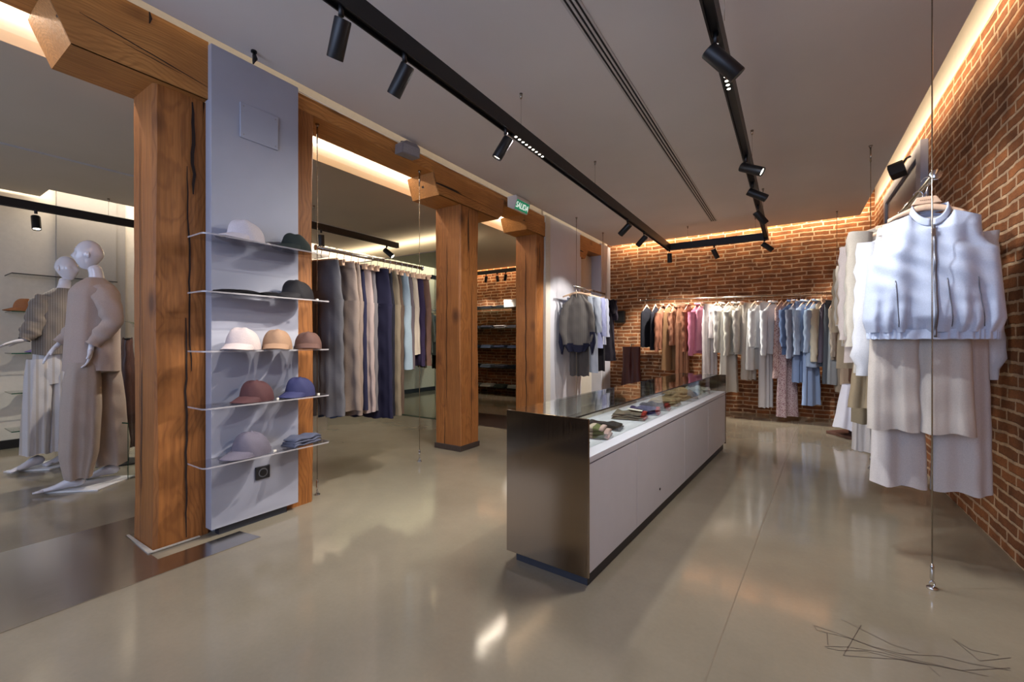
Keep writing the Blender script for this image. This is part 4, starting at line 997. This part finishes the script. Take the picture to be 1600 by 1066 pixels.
rgarm('coat', 4.78, .2, 'sand coloured trench coat, last on the right rail', 'coat', (186, 168, 142), 1.0, 413, .2, .55)

# ---------- garment stand on dark wooden base
t = thing('garment_stand', 'dark wooden stand with square base holding a short white skirt', 'stand', (.62, 6.35, 0), .0)
obj('base', MB().prism([(-.27, .12), (.0, -.22), (.3, .05), (.02, .42)], 0, .035, 'z'), M_dwood, t, bevel=.004)
obj('post', bx((.1, .0, .035), (.15, .05, 1.25)), M_dwood, t)
obj('leg', bx((-.06, .02, .035), (-.035, .045, .35)), M_dwood, t); obj('leg', bx((.0, -.08, .035), (.025, -.055, .35)), M_dwood, t)
t2 = thing('hanging_skirt', 'small bright white flared slip on the dark wooden stand', 'skirt', (.6, 6.3, .62))
mb = MB(); cloth(mb, 0, -.5, [(0, .11), (1, .2)], [(0, .09), (1, .17)], amp=.02, k=11, seed=77, shoulder=False, ns=60, nr=12, hem=.015); obj('pleated_panel', mb, fabric((226, 226, 238)), t2, smooth=True)

# ---------- rack of shirts on the left wall (seen in the mirror)
rail('metal clothes rail with shirts at the left wall of the side room', (-6.38, 1.95, 1.78), (-6.38, 3.25, 1.78))
for y in (2.0, 3.2): wire('suspension_wire', '%s wire of the shirt rail at the left side wall' % ('near' if y < 2.5 else 'far'), (-6.38, y, 3.02), (-6.38, y, 1.78), .0025)
gl = 'shirts on the rail at the left side wall'
for i, (c, l, k, L) in enumerate((((196, 184, 164), 'cream shirt', 'shirt', .9), ((176, 176, 150), 'sage shirt', 'shirt', .95), ((168, 172, 148), 'pale green shirt', 'shirt', .95), ((96, 92, 80), 'olive trousers', 'pants', 1.2), ((206, 214, 220), 'white shirt', 'shirt', .9),
                                 ((186, 200, 214), 'light blue shirt', 'shirt', .95), ((30, 30, 34), 'black trousers', 'pants', 1.25), ((52, 54, 62), 'charcoal shirt', 'shirt', .9))):
    y = 3.15 - i * .14
    garment(k, -6.38, y, 1.78, .3, '%s on the side wall rail seen only in the mirror' % l, k if k == 'shirt' else 'trousers', c, L, 500 + i * 3, gl, .2 if k == 'shirt' else .15, .55 if k == 'shirt' else None, lo=True, hl='the %s seen in the mirror' % l)
# one pale shirt hanging just past the mirror edge
garment('shirt', -4.28, 5.25, 1.75, PI / 2, 'pale yellow shirt peeking out right of the free-standing post', 'shirt', (206, 194, 160), .95, 560, None, .2, .6, lo=True)
rail('short metal clothes rail behind the mirror wall', (-4.9, 5.25, 1.75), (-4.2, 5.25, 1.75))
wire('suspension_wire', 'wire of the short rail behind the mirror wall', (-4.5, 5.25, 2.66), (-4.5, 5.25, 1.75), .002)

# ------------------------------------------------------------------ acrylic shelves and caps
def rrect(x0, x1, y0, y1, r, n=6):
    out = []
    for cx, cy, a0 in ((x1 - r, y1 - r, 0), (x0 + .0, y1, None), (x0, y0, None), (x1 - r, y0 + r, -PI / 2)):
        if a0 is None: out.append((cx, cy)); continue
        for i in range(n + 1): a = a0 + PI / 2 * i / n; out.append((cx + r * math.cos(a), cy + r * math.sin(a)))
    return out
SZ = [(1.69, 'top'), (1.385, 'second'), (1.068, 'middle'), (.765, 'fourth'), (.455, 'lowest')]
for z, l in SZ:
    t = thing('acrylic_shelf', '%s clear acrylic shelf on the white cap display panel' % l, 'shelf', (-2.76, 1.385, z), 0, 'clear shelves on the cap display')
    p = rrect(0, .19, -.37, .37, .03)
    obj('shelf_board', MB().prism(p, -.008, 0, 'z'), M_acr, t)
    # frosted rim
    rim = MB(); q = rrect(0, .1915, -.3715, .3715, .0315); 
    n_ = len(q); vs = [(x, y, -.0082) for x, y in q] + [(x, y, .0002) for x, y in q]
    fs = [(i, (i + 1) % n_, n_ + (i + 1) % n_, n_ + i) for i in range(n_) if not (abs(q[i][0]) < 1e-6 and abs(q[(i + 1) % n_][0]) < 1e-6)]
    rim.add(vs, fs); obj('shelf_edge', rim, M_rim, t)
def cap(loc, rz, rgb, label, s=1.0, squash=1.0, seed=0, tagp=True, group='caps on the clear shelves'):
    t = thing('baseball_cap', label, 'cap', loc, rz, group); t.scale = (s, s, s)
    m = fabric(rgb, rough=.75); r = random.Random(seed); ph = r.uniform(0, 6)
    mb = MB(); rs = []; n = 48; nr = 14
    for i in range(nr + 1):
        e = PI / 2 * i / nr * .995; ring = []
        for j in range(n):
            a = 2 * PI * j / n
            rx, ry = .098, .082
            rr = math.cos(e) ** .8; 
            h = .118 * squash * math.sin(e) ** .95
            dent = 1 - .025 * abs(math.sin(3 * a)) ** .5 * 0 + .012 * math.sin(5 * a + ph + e * 3) * math.cos(e) + .01 * math.sin(9 * a + e * 7 + ph)
            seam = 1 - .018 * max(0, 1 - abs(((a * 6 / (2 * PI)) % 1) - .5) * 2 * 7 + 6 - 0) if abs(((a * 6 / (2 * PI)) % 1) - .5) > .46 else 1
            x = rx * rr * math.cos(a) * dent * seam; y = ry * rr * math.sin(a) * dent * seam
            if x > 0: x *= 1.03; 
            z = h + (.012 * (math.cos(a)) * math.sin(2 * e)) + .002
            z -= .006 * math.sin(4 * a + ph) * math.sin(2 * e)
            ring.append((x, y, max(z, .001)))
        rs.append(ring)
    mb.rings(rs, 0, caps=(False, True)); obj('crown', mb, m, t, smooth=True)
    # visor: curved crescent with thickness
    mb = MB(); nu, nv = 16, 7; top = []; bot = []
    for iv in range(nv + 1):
        v = iv / nv
        for iu in range(nu + 1):
            u = -1 + 2 * iu / nu; a = u * 1.12
            xi, yi = .094 * math.cos(a), .082 * math.sin(a)
            ln = .075 * (1 - abs(u) ** 3.2)
            x = xi + ln * v; y = yi * (1 + .02 * v); z = .012 - .018 * v * (1 - u * u * .4) - .020 * (abs(u) ** 2.2) * v + .012 * (1 - v) * (1 - u * u)
            z = z + .016
            top.append((x, y, max(.004, z))); bot.append((x, y, max(.001, z - .003)))
    w_ = nu + 1; N_ = len(top); fs = []
    for iv in range(nv):
        for iu in range(nu):
            a, b_, c, d_ = iv * w_ + iu, iv * w_ + iu + 1, (iv + 1) * w_ + iu + 1, (iv + 1) * w_ + iu
            fs.append((a, b_, c, d_)); fs.append((N_ + d_, N_ + c, N_ + b_, N_ + a))
    for iu in range(nu): a = nv * w_ + iu; fs.append((a, a + 1, N_ + a + 1, N_ + a))
    for iv in range(nv):
        a = iv * w_; fs.append((a, a + w_, N_ + a + w_, N_ + a)); a = iv * w_ + nu; fs.append((a + w_, a, N_ + a, N_ + a + w_))
    mb.add(top + bot, fs); obj('visor', mb, m, t, smooth=True)
    obj('top_button', MB().tube([(0, 0, .115 * squash), (0, 0, .124 * squash)], [.008, .005], 12), m, t, smooth=True)
    if tagp: obj('strap', MB().tube([(-.094, -.03, .018), (-.101, 0, .018), (-.094, .03, .018)], .006, 8, flat=.4), m, t, smooth=True); obj('price_tag', bx((-.085, .072, .0), (-.068, .08, .010)), M_tag, t)
    return t
CX = -2.665
AZ = -PI / 2 + .35   # visor towards the left of the photo (towards -y) and out
cap((CX, 1.27, 1.69), AZ - .1, (222, 214, 220), 'white cap lying on the top clear shelf', 1.05, seed=1)
cap((CX, 1.575, 1.69), AZ - .1, (50, 58, 54), 'dark green cap at the right end of the top clear shelf', 1.0, .9, seed=2)
cap((CX + .005, 1.58, 1.385), AZ - .1, (26, 24, 28), 'black cap at the right end of the second clear shelf', 1.05, .95, seed=3)
cap((CX + .02, 1.245, 1.068), AZ + .35, (208, 192, 190), 'pale pink cap on the left of the middle clear shelf', 1.05, seed=4)
cap((CX + .02, 1.44, 1.068), AZ + .6, (166, 132, 106), 'tan cap in the centre of the middle clear shelf', 1.0, seed=5)
cap((CX + .02, 1.64, 1.068), AZ + .7, (102, 74, 66), 'chocolate brown cap on the right of the middle clear shelf', 1.0, .9, seed=6)
cap((CX, 1.33, .765), AZ, (84, 52, 54), 'burgundy cap on the fourth clear shelf', 1.0, seed=7)
cap((CX, 1.6, .765), AZ, (56, 58, 98), 'navy blue cap on the fourth clear shelf', 1.0, seed=8)
cap((CX, 1.3, .455), AZ - .1, (110, 104, 118), 'slate grey cap on the lowest clear shelf', 1.1, seed=9)
t = thing('folded_garment', 'flat black folded beanie on the second clear shelf', 'hat', (CX, 1.29, 1.3855), PI / 2); folded(t, (.36, .13), .022, (24, 22, 26), 31)
t = thing('folded_garment', 'slate blue folded cloth at the right end of the lowest clear shelf', 'clothing', (CX, 1.62, .4555), PI / 2 + .2); folded(t, (.22, .13), .05, (88, 92, 112), 32)

# ---------- glass shelves on the far brick wall with folded piles
for i, z in enumerate((1.80, 1.39, .98, .575, .17)):
    l = ('top', 'second', 'middle', 'fourth', 'bottom')[i]
    t = thing('glass_shelf', '%s dark glass shelf on the far brick wall seen between the posts' % l, 'shelf', (-5.1, 7.42, z), 0, 'glass shelves on the far brick wall')
    obj('shelf_board', bx((-1.3, -.2, -.012), (1.3, .2, 0)), glass_mat('smoked_glass', (.35, .42, .40)) if i == 0 else bpy.data.materials['smoked_glass'], t)
    obj('front_edge', bx((-1.3, -.203, -.012), (1.3, -.2, 0)), M_dedge, t)
    cols = [[(26, 26, 30), (30, 30, 36), (22, 22, 26)], [(70, 66, 72), (46, 44, 52), (150, 140, 138)], [(74, 84, 112), (96, 108, 140), (60, 66, 90)], [(36, 40, 54), (120, 128, 150), (86, 90, 110)], [(150, 152, 150), (196, 196, 194), (60, 66, 62)]][i]
    nm = {0: 'black', 1: 'brown-grey', 2: 'blue', 3: 'slate', 4: 'light'}[i]
    for j, x in enumerate((-.62, -.28, .06, .4)):
        if i == 0 and j == 3: continue
        f = thing('folded_garment', '%s folded clothes, pile %s on the %s far glass shelf' % (nm, ('furthest left', 'second from left', 'second from right', 'furthest right')[j], l), 'clothing', (-5.1 + x, 7.4, z + .001), PI / 2, 'folded piles on the far glass shelves')
        folded(f, (.26, .28), .05, cols[j % 3], 600 + i * 5 + j, nx=12)
t = thing('gift_box', 'white cardboard box on the top far glass shelf', 'box', (-4.72, 7.38, 1.801)); obj('carton', bx((-.16, -.14, 0), (.2, .14, .14)), M_white, t, bevel=.004); obj('lid', bx((-.165, -.145, .1), (.205, .145, .15)), M_white, t, bevel=.003)

# ---------- glass shelves with caps on the left wall
for i, z in enumerate((1.80, 1.42, 1.0, .6, .22)):
    l = ('top', 'second', 'middle', 'fourth', 'bottom')[i]
    t = thing('glass_shelf', '%s green-edged glass shelf on the wall behind the mannequins' % l, 'shelf', (-6.66, 1.3, z), 0, 'glass shelves behind the mannequins')
    obj('shelf_board', bx((-.17, -.4, -.01), (.17, .4, 0)), M_glass, t); mb = MB(); mb.box((.17, -.4, -.01), (.172, .4, 0)); mb.box((-.17, -.402, -.01), (.17, -.4, 0)); obj('front_edge', mb, M_gedge if i else M_black, t)
cap((-6.62, 1.03, 1.42), -PI / 2 + .3, (176, 116, 76), 'orange-tan suede cap on the glass shelf behind the mannequins', 1.1, seed=21, group=None)
cap((-6.62, 1.16, 1.0), -PI / 2 + .3, (96, 84, 132), 'purple cap on the middle glass shelf behind the mannequins', 1.0, seed=22, group=None)
cap((-6.62, 1.16, .6), -PI / 2 + .3, (112, 104, 84), 'olive cap on the fourth glass shelf behind the mannequins', 1.0, seed=23, group=None)
struct('trim_8', bx((XL, 1.77, 0), (XL + .03, 1.86, 3.02)), M_grey)
struct('trim_9', bx((XL, 1.27, 0), (XL + .05, 1.77, 3.02)), M_grey)

# ---------- glass table and brown coat behind the front mannequin
t = thing('glass_table', 'low glass display table behind the front mannequin', 'table', (-4.9, 1.35, 0), .3)
obj('top', bx((-.35, -.22, .45), (.35, .22, .46)), M_glass, t); obj('side', bx((-.35, -.22, 0), (-.34, .22, .45)), M_glass, t); obj('side', bx((.34, -.22, 0), (.35, .22, .45)), M_glass, t)
mb = MB()
for x in (-.352, .35): mb.box((x, -.222, 0), (x + .003, -.219, .46))
mb.box((-.35, -.222, .45), (.35, -.22, .46)); obj('glass_edge', mb, M_gedge, t)
t = thing('coat_stand', 'thin black stand holding the dark brown coat', 'stand', (-5.15, 1.42, 0))
obj('base', MB().tube([(0, 0, 0), (0, 0, .012)], .14, 28), M_black, t); obj('pole', MB().tube([(0, 0, .01), (0, 0, 1.14)], .011, 10), M_black, t); obj('arm', MB().tube([(-.08, .05, 1.14), (.08, -.05, 1.14)], .01, 8), M_black, t)
t = thing('leather_coat', 'dark brown leather coat draped on a stand behind the front mannequin', 'coat', (-5.15, 1.42, 1.16), -.3)
mb = MB(); cloth(mb, 0, -1.02, [(0, .16), (.3, .17), (.7, .13), (1, .06)], [(0, .03), (1, .08)], amp=.03, k=6, seed=701, ns=48, nr=20, slope=.2, ndip=0); obj('coat_body', mb, plain('brown_leather', (72, 46, 40), .45, noise=.2, bump=.2, scale=12), t, smooth=True)
t = thing('potted_grass', 'tuft of dark green leaves above the brown leather coat', 'plant', (-5.25, 1.56, 1.2))
mb = MB(); r = random.Random(4)
for i in range(26):
    a = r.uniform(0, 6.28); l = r.uniform(.06, .16); mb.tube([(0, 0, 0), (l * .4 * math.cos(a), l * .4 * math.sin(a), l * .6), (l * math.cos(a), l * math.sin(a), l * .75)], [.004, .004, .0005], 5, flat=.3)
obj('leaves', mb, plain('dark_leaf', (66, 72, 44), .5, noise=.2), t, smooth=True)
obj('pot', MB().tube([(0, 0, -.1), (0, 0, 0)], [.035, .045], 16), M_dwood, t, smooth=True)
obj('pot_stem', MB().tube([(0, 0, -1.2), (0, 0, -.1)], .012, 8), M_black, t)

# ------------------------------------------------------------------ mannequins
def skin_mesh(verts, edges, radii, root=0, sub=2):
    me = bpy.data.meshes.new('sk'); me.from_pydata(verts, edges, [])
    o = bpy.data.objects.new('sk', me); COL.objects.link(o)
    sk = o.modifiers.new('skin', 'SKIN'); sk.use_smooth_shade = True; sk.branch_smoothing = .6
    lay_ = me.skin_vertices[0].data
    for i, rr in enumerate(radii):
        lay_[i].radius = rr if isinstance(rr, tuple) else (rr, rr); lay_[i].use_root = (i == root)
    ss = o.modifiers.new('sub', 'SUBSURF'); ss.levels = sub; ss.render_levels = sub
    dg = bpy.context.evaluated_depsgraph_get(); dg.update()
    out = bpy.data.meshes.new_from_object(o.evaluated_get(dg)); bpy.data.objects.remove(o)
    vs = [tuple(v.co) for v in out.vertices]; fs = [tuple(p.vertices) for p in out.polygons]
    bpy.data.meshes.remove(out); return vs, fs
def head(mb, c, yaw, pitch=0, s=1.0):
    # egg head, facing +x locally, features pushed out of a sphere
    n, m_ = 40, 30; vs = []; fs = []
    R_ = Matrix.Translation(c) @ Matrix.Rotation(yaw, 4, 'Z') @ Matrix.Rotation(pitch, 4, 'Y')
    for i in range(m_ + 1):
        th = PI * i / m_
        for j in range(n):
            ph = 2 * PI * j / n; x, y, z = math.sin(th) * math.cos(ph), math.sin(th) * math.sin(ph), math.cos(th)
            X = x * .086; Y = y * .070; Z = z * .114
            if z < 0: X *= 1 - .18 * (-z) ** 1.2 if x > 0 else 1 - .45 * (-z) ** 1.2; Y *= 1 - .38 * (-z) ** 1.5; X += .012 * -z
            if x > 0:
                X -= .010 * math.exp(-((Y / .03) ** 2)) * 0
                nose = math.exp(-(Y / .011) ** 2) * max(0, 1 - abs(Z + .012 + .0) / .034) ** .8; X += .021 * nose * (1.2 - (Z + .05) * 4)
                for sd in (-1, 1): X -= .011 * math.exp(-((Y - sd * .03) / .016) ** 2 - ((Z - .008) / .014) ** 2)
                X += .007 * math.exp(-(Y / .022) ** 2 - ((Z + .052) / .008) ** 2) - .004 * math.exp(-(Y / .02) ** 2 - ((Z + .062) / .004) ** 2) + .006 * math.exp(-(Y / .02) ** 2 - ((Z + .07) / .007) ** 2)
                X += .008 * math.exp(-(Y / .02) ** 2 - ((Z + .1) / .014) ** 2) + .004 * math.exp(-((Z - .035) / .01) ** 2) * max(0, 1 - abs(Y) / .05)
            vs.append(R_ @ (Vector((X, Y, Z)) * s))
    for i in range(m_):
        for j in range(n): k = (j + 1) % n; fs.append((i * n + j, i * n + k, (i + 1) * n + k, (i + 1) * n + j))
    mb.add(vs, fs)
    for sd in (-1, 1):  # ears
        es = []
        for q in range(9):
            e = -1 + q / 4; rr = max(.05, (1 - e * e)) ** .5
            es.append([R_ @ (Vector((-.008 + .011 * rr * math.cos(k * PI / 5), sd * (.066 + .007 * rr * (1 + math.sin(k * PI / 5) * sd * .0) + .005 * rr * math.sin(k * PI / 5)), -.006 + .026 * e)) * s) for k in range(10)])
        mb.rings(es)
def hand_graph(wrist, direction, palm_n, size=1.0, spread=.25, curl=.25, thumb=1):
    d = Vector(direction).normalized(); n_ = Vector(palm_n); n_ = (n_ - d * n_.dot(d)).normalized(); s_ = d.cross(n_)
    out = []
    W = Vector(wrist)
    lens = [.072, .082, .076, .06]
    for i in range(4):
        off = (i - 1.5) * .019 * size; root = W + d * .085 * size + s_ * off
        dirn = (d + s_ * (i - 1.5) * spread * .35).normalized(); L = lens[i] * size; pts = [W + d * .035 * size + s_ * off * .7, root]
        p = root; ang = 0
        for k, fr in enumerate((.42, .33, .25)):
            ang += curl * (.6 + .3 * k) * (1 + .1 * i); dv = (dirn * math.cos(ang) + n_ * math.sin(ang)).normalized(); p = p + dv * L * fr; pts.append(p)
        out.append((pts, [.010 * size, .0095 * size, .0082 * size, .0072 * size, .0055 * size]))
    b0 = W + d * .02 * size - s_ * .018 * size * thumb; pts = [b0, b0 + (d * .6 - s_ * .8 * thumb).normalized() * .035 * size]
    pts.append(pts[-1] + (d * .85 - s_ * .45 * thumb + n_ * .2).normalized() * .03 * size); pts.append(pts[-1] + (d - s_ * .1 * thumb + n_ * .3).normalized() * .024 * size)
    out.append((pts, [.012 * size, .0105 * size, .009 * size, .0065 * size]))
    return out, d, n_, s_
def add_hand(mb, wrist, direction, palm_n, size=1.0, **k):
    fl, d, n_, s_ = hand_graph(wrist, direction, palm_n, size, **k)
    # palm as a lofted flattened form, fingers grown as skinned chains rooted in it
    W = Vector(wrist); rs = []
    for t_, wd, th in ((-.02, .022, .017), (.0, .023, .017), (.02, .032, .018), (.045, .039, .016), (.07, .040, .014), (.09, .037, .011), (.098, .03, .007)):
        c = W + d * t_ * size; rs.append([c + s_ * (wd * size * math.cos(a)) + n_ * (th * size * math.sin(a)) for a in [2 * PI * q / 16 for q in range(16)]])
    mb.rings(rs)
    for pts, rad in fl:
        vs, fs = skin_mesh([tuple(p) for p in pts], [(i, i + 1) for i in range(len(pts) - 1)], rad, 0, 2); mb.add(vs, fs)
def foot(mb, ankle, heading, size=1.0, point=.5):
    A = Vector(ankle); h = Vector((math.cos(heading), math.sin(heading), 0)); sd = Vector((-h.y, h.x, 0))
    rs = []
    # leg -> heel -> ball -> toe, sections vertical to heading
    for t_, zt, zb, wd in ((-.055, .062, .036, .018), (-.04, .085, .02, .028), (-.01, .1, .012, .034), (.03, .092, .012, .035), (.07, .066, .006, .037), (.11, .044, .0, .041), (.15, .03, .0, .042), (.18, .022, .0, .036), (.2, .014, .002, .022)):
        c = A + h * t_ * size; zc = (zt + zb) / 2; hh = (zt - zb) / 2
        rs.append([Vector((c.x, c.y, A.z + zc * size)) + sd * (wd * size * math.cos(a)) + Vector((0, 0, hh * size * math.sin(a))) for a in [2 * PI * q / 16 for q in range(16)]])
    mb.rings(rs)
    lat = (.028, .014, .002, -.010, -.021)
    for i, l_ in enumerate(lat): mb.tube([A + h * .16 * size + sd * l_ * 1.2 * size + Vector((0, 0, .014)), A + h * (.215 - .008 * i) * size + sd * l_ * 1.3 * size + Vector((0, 0, .008))], [.010 * (1 if i == 0 else .8) * size, .007 * size], 8)
def limb_tube(pts, rad, n=20, flat=.85, fold=.006, seed=0, up=(1, 0, 0), steps=6):
    # smooth cloth sleeve along a bent path
    P = [Vector(p) for p in pts]; fine = []; fr = []
    for i in range(len(P) - 1):
        for k in range(steps):
            t_ = k / steps; p0 = P[max(i - 1, 0)]; p1 = P[i]; p2 = P[i + 1]; p3 = P[min(i + 2, len(P) - 1)]
            q = .5 * ((2 * p1) + (p2 - p0) * t_ + (2 * p0 - 5 * p1 + 4 * p2 - p3) * t_ ** 2 + (3 * p1 - p0 - 3 * p2 + p3) * t_ ** 3)
            fine.append(q); fr.append(lerp(rad[i], rad[i + 1], t_))
    fine.append(P[-1]); fr.append(rad[-1])
    m = MB(); fr = [r_ * (1 + .05 * math.sin(i * 1.9 + seed)) for i, r_ in enumerate(fr)]
    m.tube(fine, fr, n, caps=(False, False), flat=flat, up=up)
    m.v = [(v[0] + fold * math.sin(v[2] * 55 + seed), v[1] + fold * math.sin(v[2] * 38 + v[0] * 60 + seed), v[2]) for v in m.v]
    return m
# local frame: x = to the right in the photo, y = away from the camera, z up
def mann(label, loc, rz, P, base_poly, knit=None):
    t = thing('mannequin', label, 'mannequin', loc, rz)
    mb = MB()
    V = []; E = []; Rr = []
    def chain(pts, rads, start=None):
        prev = start
        for p, r_ in zip(pts, rads):
            V.append(tuple(p)); Rr.append(r_); i = len(V) - 1
            if prev is not None: E.append((prev, i))
            prev = i
        return prev
    pel = chain([P['pelvis']], [(.12, .09)])
    ch = chain([P['waist'], P['chest'], P['neckbase'], P['headc']], [(.10, .075), (.12, .085), .048, .045], pel)
    ci = pel + 2
    for sd in ('l', 'r'):
        chain([P['sh' + sd], P['el' + sd], P['wr' + sd]], [.045, .034, .022], ci)
        chain([P['hip' + sd], P['kn' + sd], P['an' + sd]], [.075, .052, .034], pel)
    vs, fs = skin_mesh(V, E, Rr, 0, 2); mb.add(vs, fs)
    head(mb, Vector(P['headc']) + Vector(P.get('headoff', (0, 0, .05))), P['face'], P.get('pitch', 0))
    for sd in ('l', 'r'):
        add_hand(mb, P['wr' + sd], P['hd' + sd], P['hn' + sd], 1.02, curl=P.get('curl' + sd, .25), spread=.5, thumb=P.get('th' + sd, 1))
        foot(mb, P['ft' + sd], P['fh'])
    obj('body', mb, M_manq, t, smooth=True)
    bp = MB(); bp.prism(base_poly, 0, .012, 'z'); obj('base_plate', bp, M_white, t, bevel=.002)
    return t
A1 = math.radians(77.3)
# --- front mannequin, facing left in the photo
L1 = (-4.59, 1.06, 0)
P1 = dict(pelvis=(.0, 0, .98), waist=(.0, 0, 1.15), chest=(.0, 0, 1.4), neckbase=(.02, 0, 1.62), headc=(-.002, 0, 1.72), headoff=(-.022, 0, .07), face=PI * .93, pitch=.0,
    shl=(.06, -.15, 1.52), ell=(.1, -.2, 1.27), wrl=(-.015, -.2, 1.075), hdl=(-.12, 0, -1), hnl=(-1, 0, 0), curll=.3,
    shr=(-.04, .14, 1.52), elr=(-.06, .2, 1.28), wrr=(-.2, .2, 1.09), hdr=(-.55, -.05, -.8), hnr=(.4, 0, -.9), curlr=.15, thr=-1,
    hipl=(-.03, -.09, .93), knl=(-.06, -.09, .52), anl=(-.085, -.09, .1), hipr=(.04, .09, .93), knr=(.07, .09, .52), anr=(.1, .1, .12),
    ftl=(-.1, -.09, .012), ftr=(.1, .1, .02), fh=PI * .92)
m1 = mann('front white mannequin in beige wool blouse and wide beige trousers', L1, A1, P1, [(-.26, -.05), (.02, -.25), (.25, .02), (-.03, .24)])
M_bg = fabric((200, 180, 168)); M_bg2 = fabric((196, 178, 164))
tp = thing('wool_blouse', 'beige long-sleeved wool blouse worn by the front mannequin', 'blouse', L1, A1)
mb = MB(); cloth(mb, 1.615, .89, [(0, .05), (.08, .115), (.16, .15), (.45, .155), (1, .168)], [(0, .05), (.08, .15), (.16, .19), (.5, .18), (1, .2)], slope=.0, neck=0, ndip=0, amp=.010, k=6, seed=801, ns=64, nr=28, exp=1.0, cxp=[(0, .012), (.5, 0), (1, -.01)])
obj('torso', mb, M_bg, tp, smooth=True)
for sd in ('l', 'r'):
    a, b_, c = [Vector(P1[k + sd]) for k in ('sh', 'el', 'wr')]
    a2 = a + (Vector(P1['chest']) - a) * .25 + Vector((0, 0, .02))
    m = limb_tube([a2, (a * .6 + b_ * .4), b_, (b_ * .4 + c * .6), c + (b_ - c) * .08], [.085, .078, .066, .052, .043], seed=sd == 'l'); obj('sleeve', m, M_bg, tp, smooth=True)
pn = thing('wide_trousers', 'wide beige wool trousers worn by the front mannequin', 'trousers', L1, A1)
mb = MB(); cloth(mb, 1.1, .88, [(0, .12), (.7, .13), (1, .12)], [(0, .13), (.7, .14), (1, .13)], amp=.004, k=5, seed=802, shoulder=False, ns=48, nr=8, exp=1.0); obj('hip_section', mb, M_bg2, pn, smooth=True)
mb = MB(); cloth(mb, .96, .095, [(0, .09), (.15, .105), (.4, .115), (.8, .11), (1, .078)], [(0, .115), (.5, .12), (1, .095)], cx=-.055, amp=.012, k=5, seed=803, shoulder=False, ns=44, nr=24, exp=1.0, cxp=[(0, 0), (.6, -.02), (1, -.03)]); mb.v = [(v[0], v[1] - .09, v[2]) for v in mb.v]; obj('leg', mb, M_bg2, pn, smooth=True)
mb = MB(); cloth(mb, .96, .125, [(0, .09), (.15, .105), (.4, .12), (.8, .125), (1, .095)], [(0, .115), (.5, .12), (1, .1)], cx=.06, amp=.012, k=5, seed=804, shoulder=False, ns=44, nr=24, exp=1.0, cxp=[(0, 0), (.6, .02), (1, .05)]); mb.v = [(v[0], v[1] + .09, v[2]) for v in mb.v]; obj('leg', mb, M_bg2, pn, smooth=True)
# --- rear mannequin
L2 = (-5.585, 1.06, 0)
A2 = math.radians(79.5)
P2 = dict(pelvis=(-.03, 0, .98), waist=(-.03, 0, 1.15), chest=(-.01, 0, 1.4), neckbase=(.03, 0, 1.6), headc=(.04, 0, 1.7), headoff=(.005, 0, .085), face=-PI * .22, pitch=.0,
    shl=(-.1, -.06, 1.5), ell=(-.14, -.08, 1.28), wrl=(-.205, -.12, 1.13), hdl=(-.9, -.25, -.3), hnl=(.2, -.2, -1), curll=.12,
    shr=(.13, .06, 1.5), elr=(.18, .1, 1.26), wrr=(.12, -.02, 1.06), hdr=(0, -.1, -1), hnr=(-1, 0, 0), curlr=.3,
    hipl=(-.1, 0, .93), knl=(-.13, -.02, .52), anl=(-.17, -.02, .13), hipr=(.06, 0, .93), knr=(.06, .02, .52), anr=(.06, .04, .12),
    ftl=(-.14, -.03, .014), ftr=(.06, .04, .02), fh=-PI * .78)
m2 = mann('rear white mannequin in ribbed sweater and striped white trousers', L2, A2, P2, [(-.33, -.02), (-.06, -.2), (.22, .0), (-.04, .22)])
M_rib = fabric((150, 138, 126), stripe=((122, 110, 100), 420)); M_ws = fabric((224, 218, 216), stripe=((208, 196, 184), 130))
tp = thing('ribbed_sweater', 'grey-beige ribbed sweater worn by the rear mannequin', 'sweater', L2, A2)
mb = MB(); cloth(mb, 1.6, 1.0, [(0, .06), (.1, .13), (.2, .17), (.5, .175), (1, .15)], [(0, .05), (.1, .1), (.3, .14), (1, .13)], slope=0, neck=0, ndip=0, amp=.008, k=6, seed=811, ns=64, nr=24, exp=1.0, cxp=[(0, .03), (1, -.02)])
obj('torso', mb, M_rib, tp, smooth=True)
for sd in ('l', 'r'):
    a, b_, c = [Vector(P2[k + sd]) for k in ('sh', 'el', 'wr')]; a2 = a + (Vector(P2['chest']) - a) * .25 + Vector((0, 0, .02))
    m = limb_tube([a2, (a * .6 + b_ * .4), b_, (b_ * .4 + c * .6), c], [.08, .078, .076, .064, .04], seed=5 + (sd == 'l')); obj('sleeve', m, M_rib, tp, smooth=True)
pn = thing('wide_trousers', 'white trousers with faint tan stripes worn by the rear mannequin', 'trousers', L2, A2)
mb = MB(); cloth(mb, 1.1, .74, [(0, .13), (.7, .14), (1, .11)], [(0, .1), (.7, .11), (1, .1)], cx=-.03, amp=.004, k=5, seed=812, shoulder=False, ns=48, nr=8, exp=1.0); obj('hip_section', mb, M_ws, pn, smooth=True)
for sd, cx in ((-1, -.115), (1, .06)):
    mb = MB(); cloth(mb, .96, .13, [(0, .085), (.2, .095), (1, .1)], [(0, .115), (1, .12)], cx=cx, amp=.014, k=6, seed=813 + sd, shoulder=False, ns=44, nr=22, exp=1.0, cxp=[(0, 0), (1, -.03)]); obj('leg', mb, M_ws, pn, smooth=True)
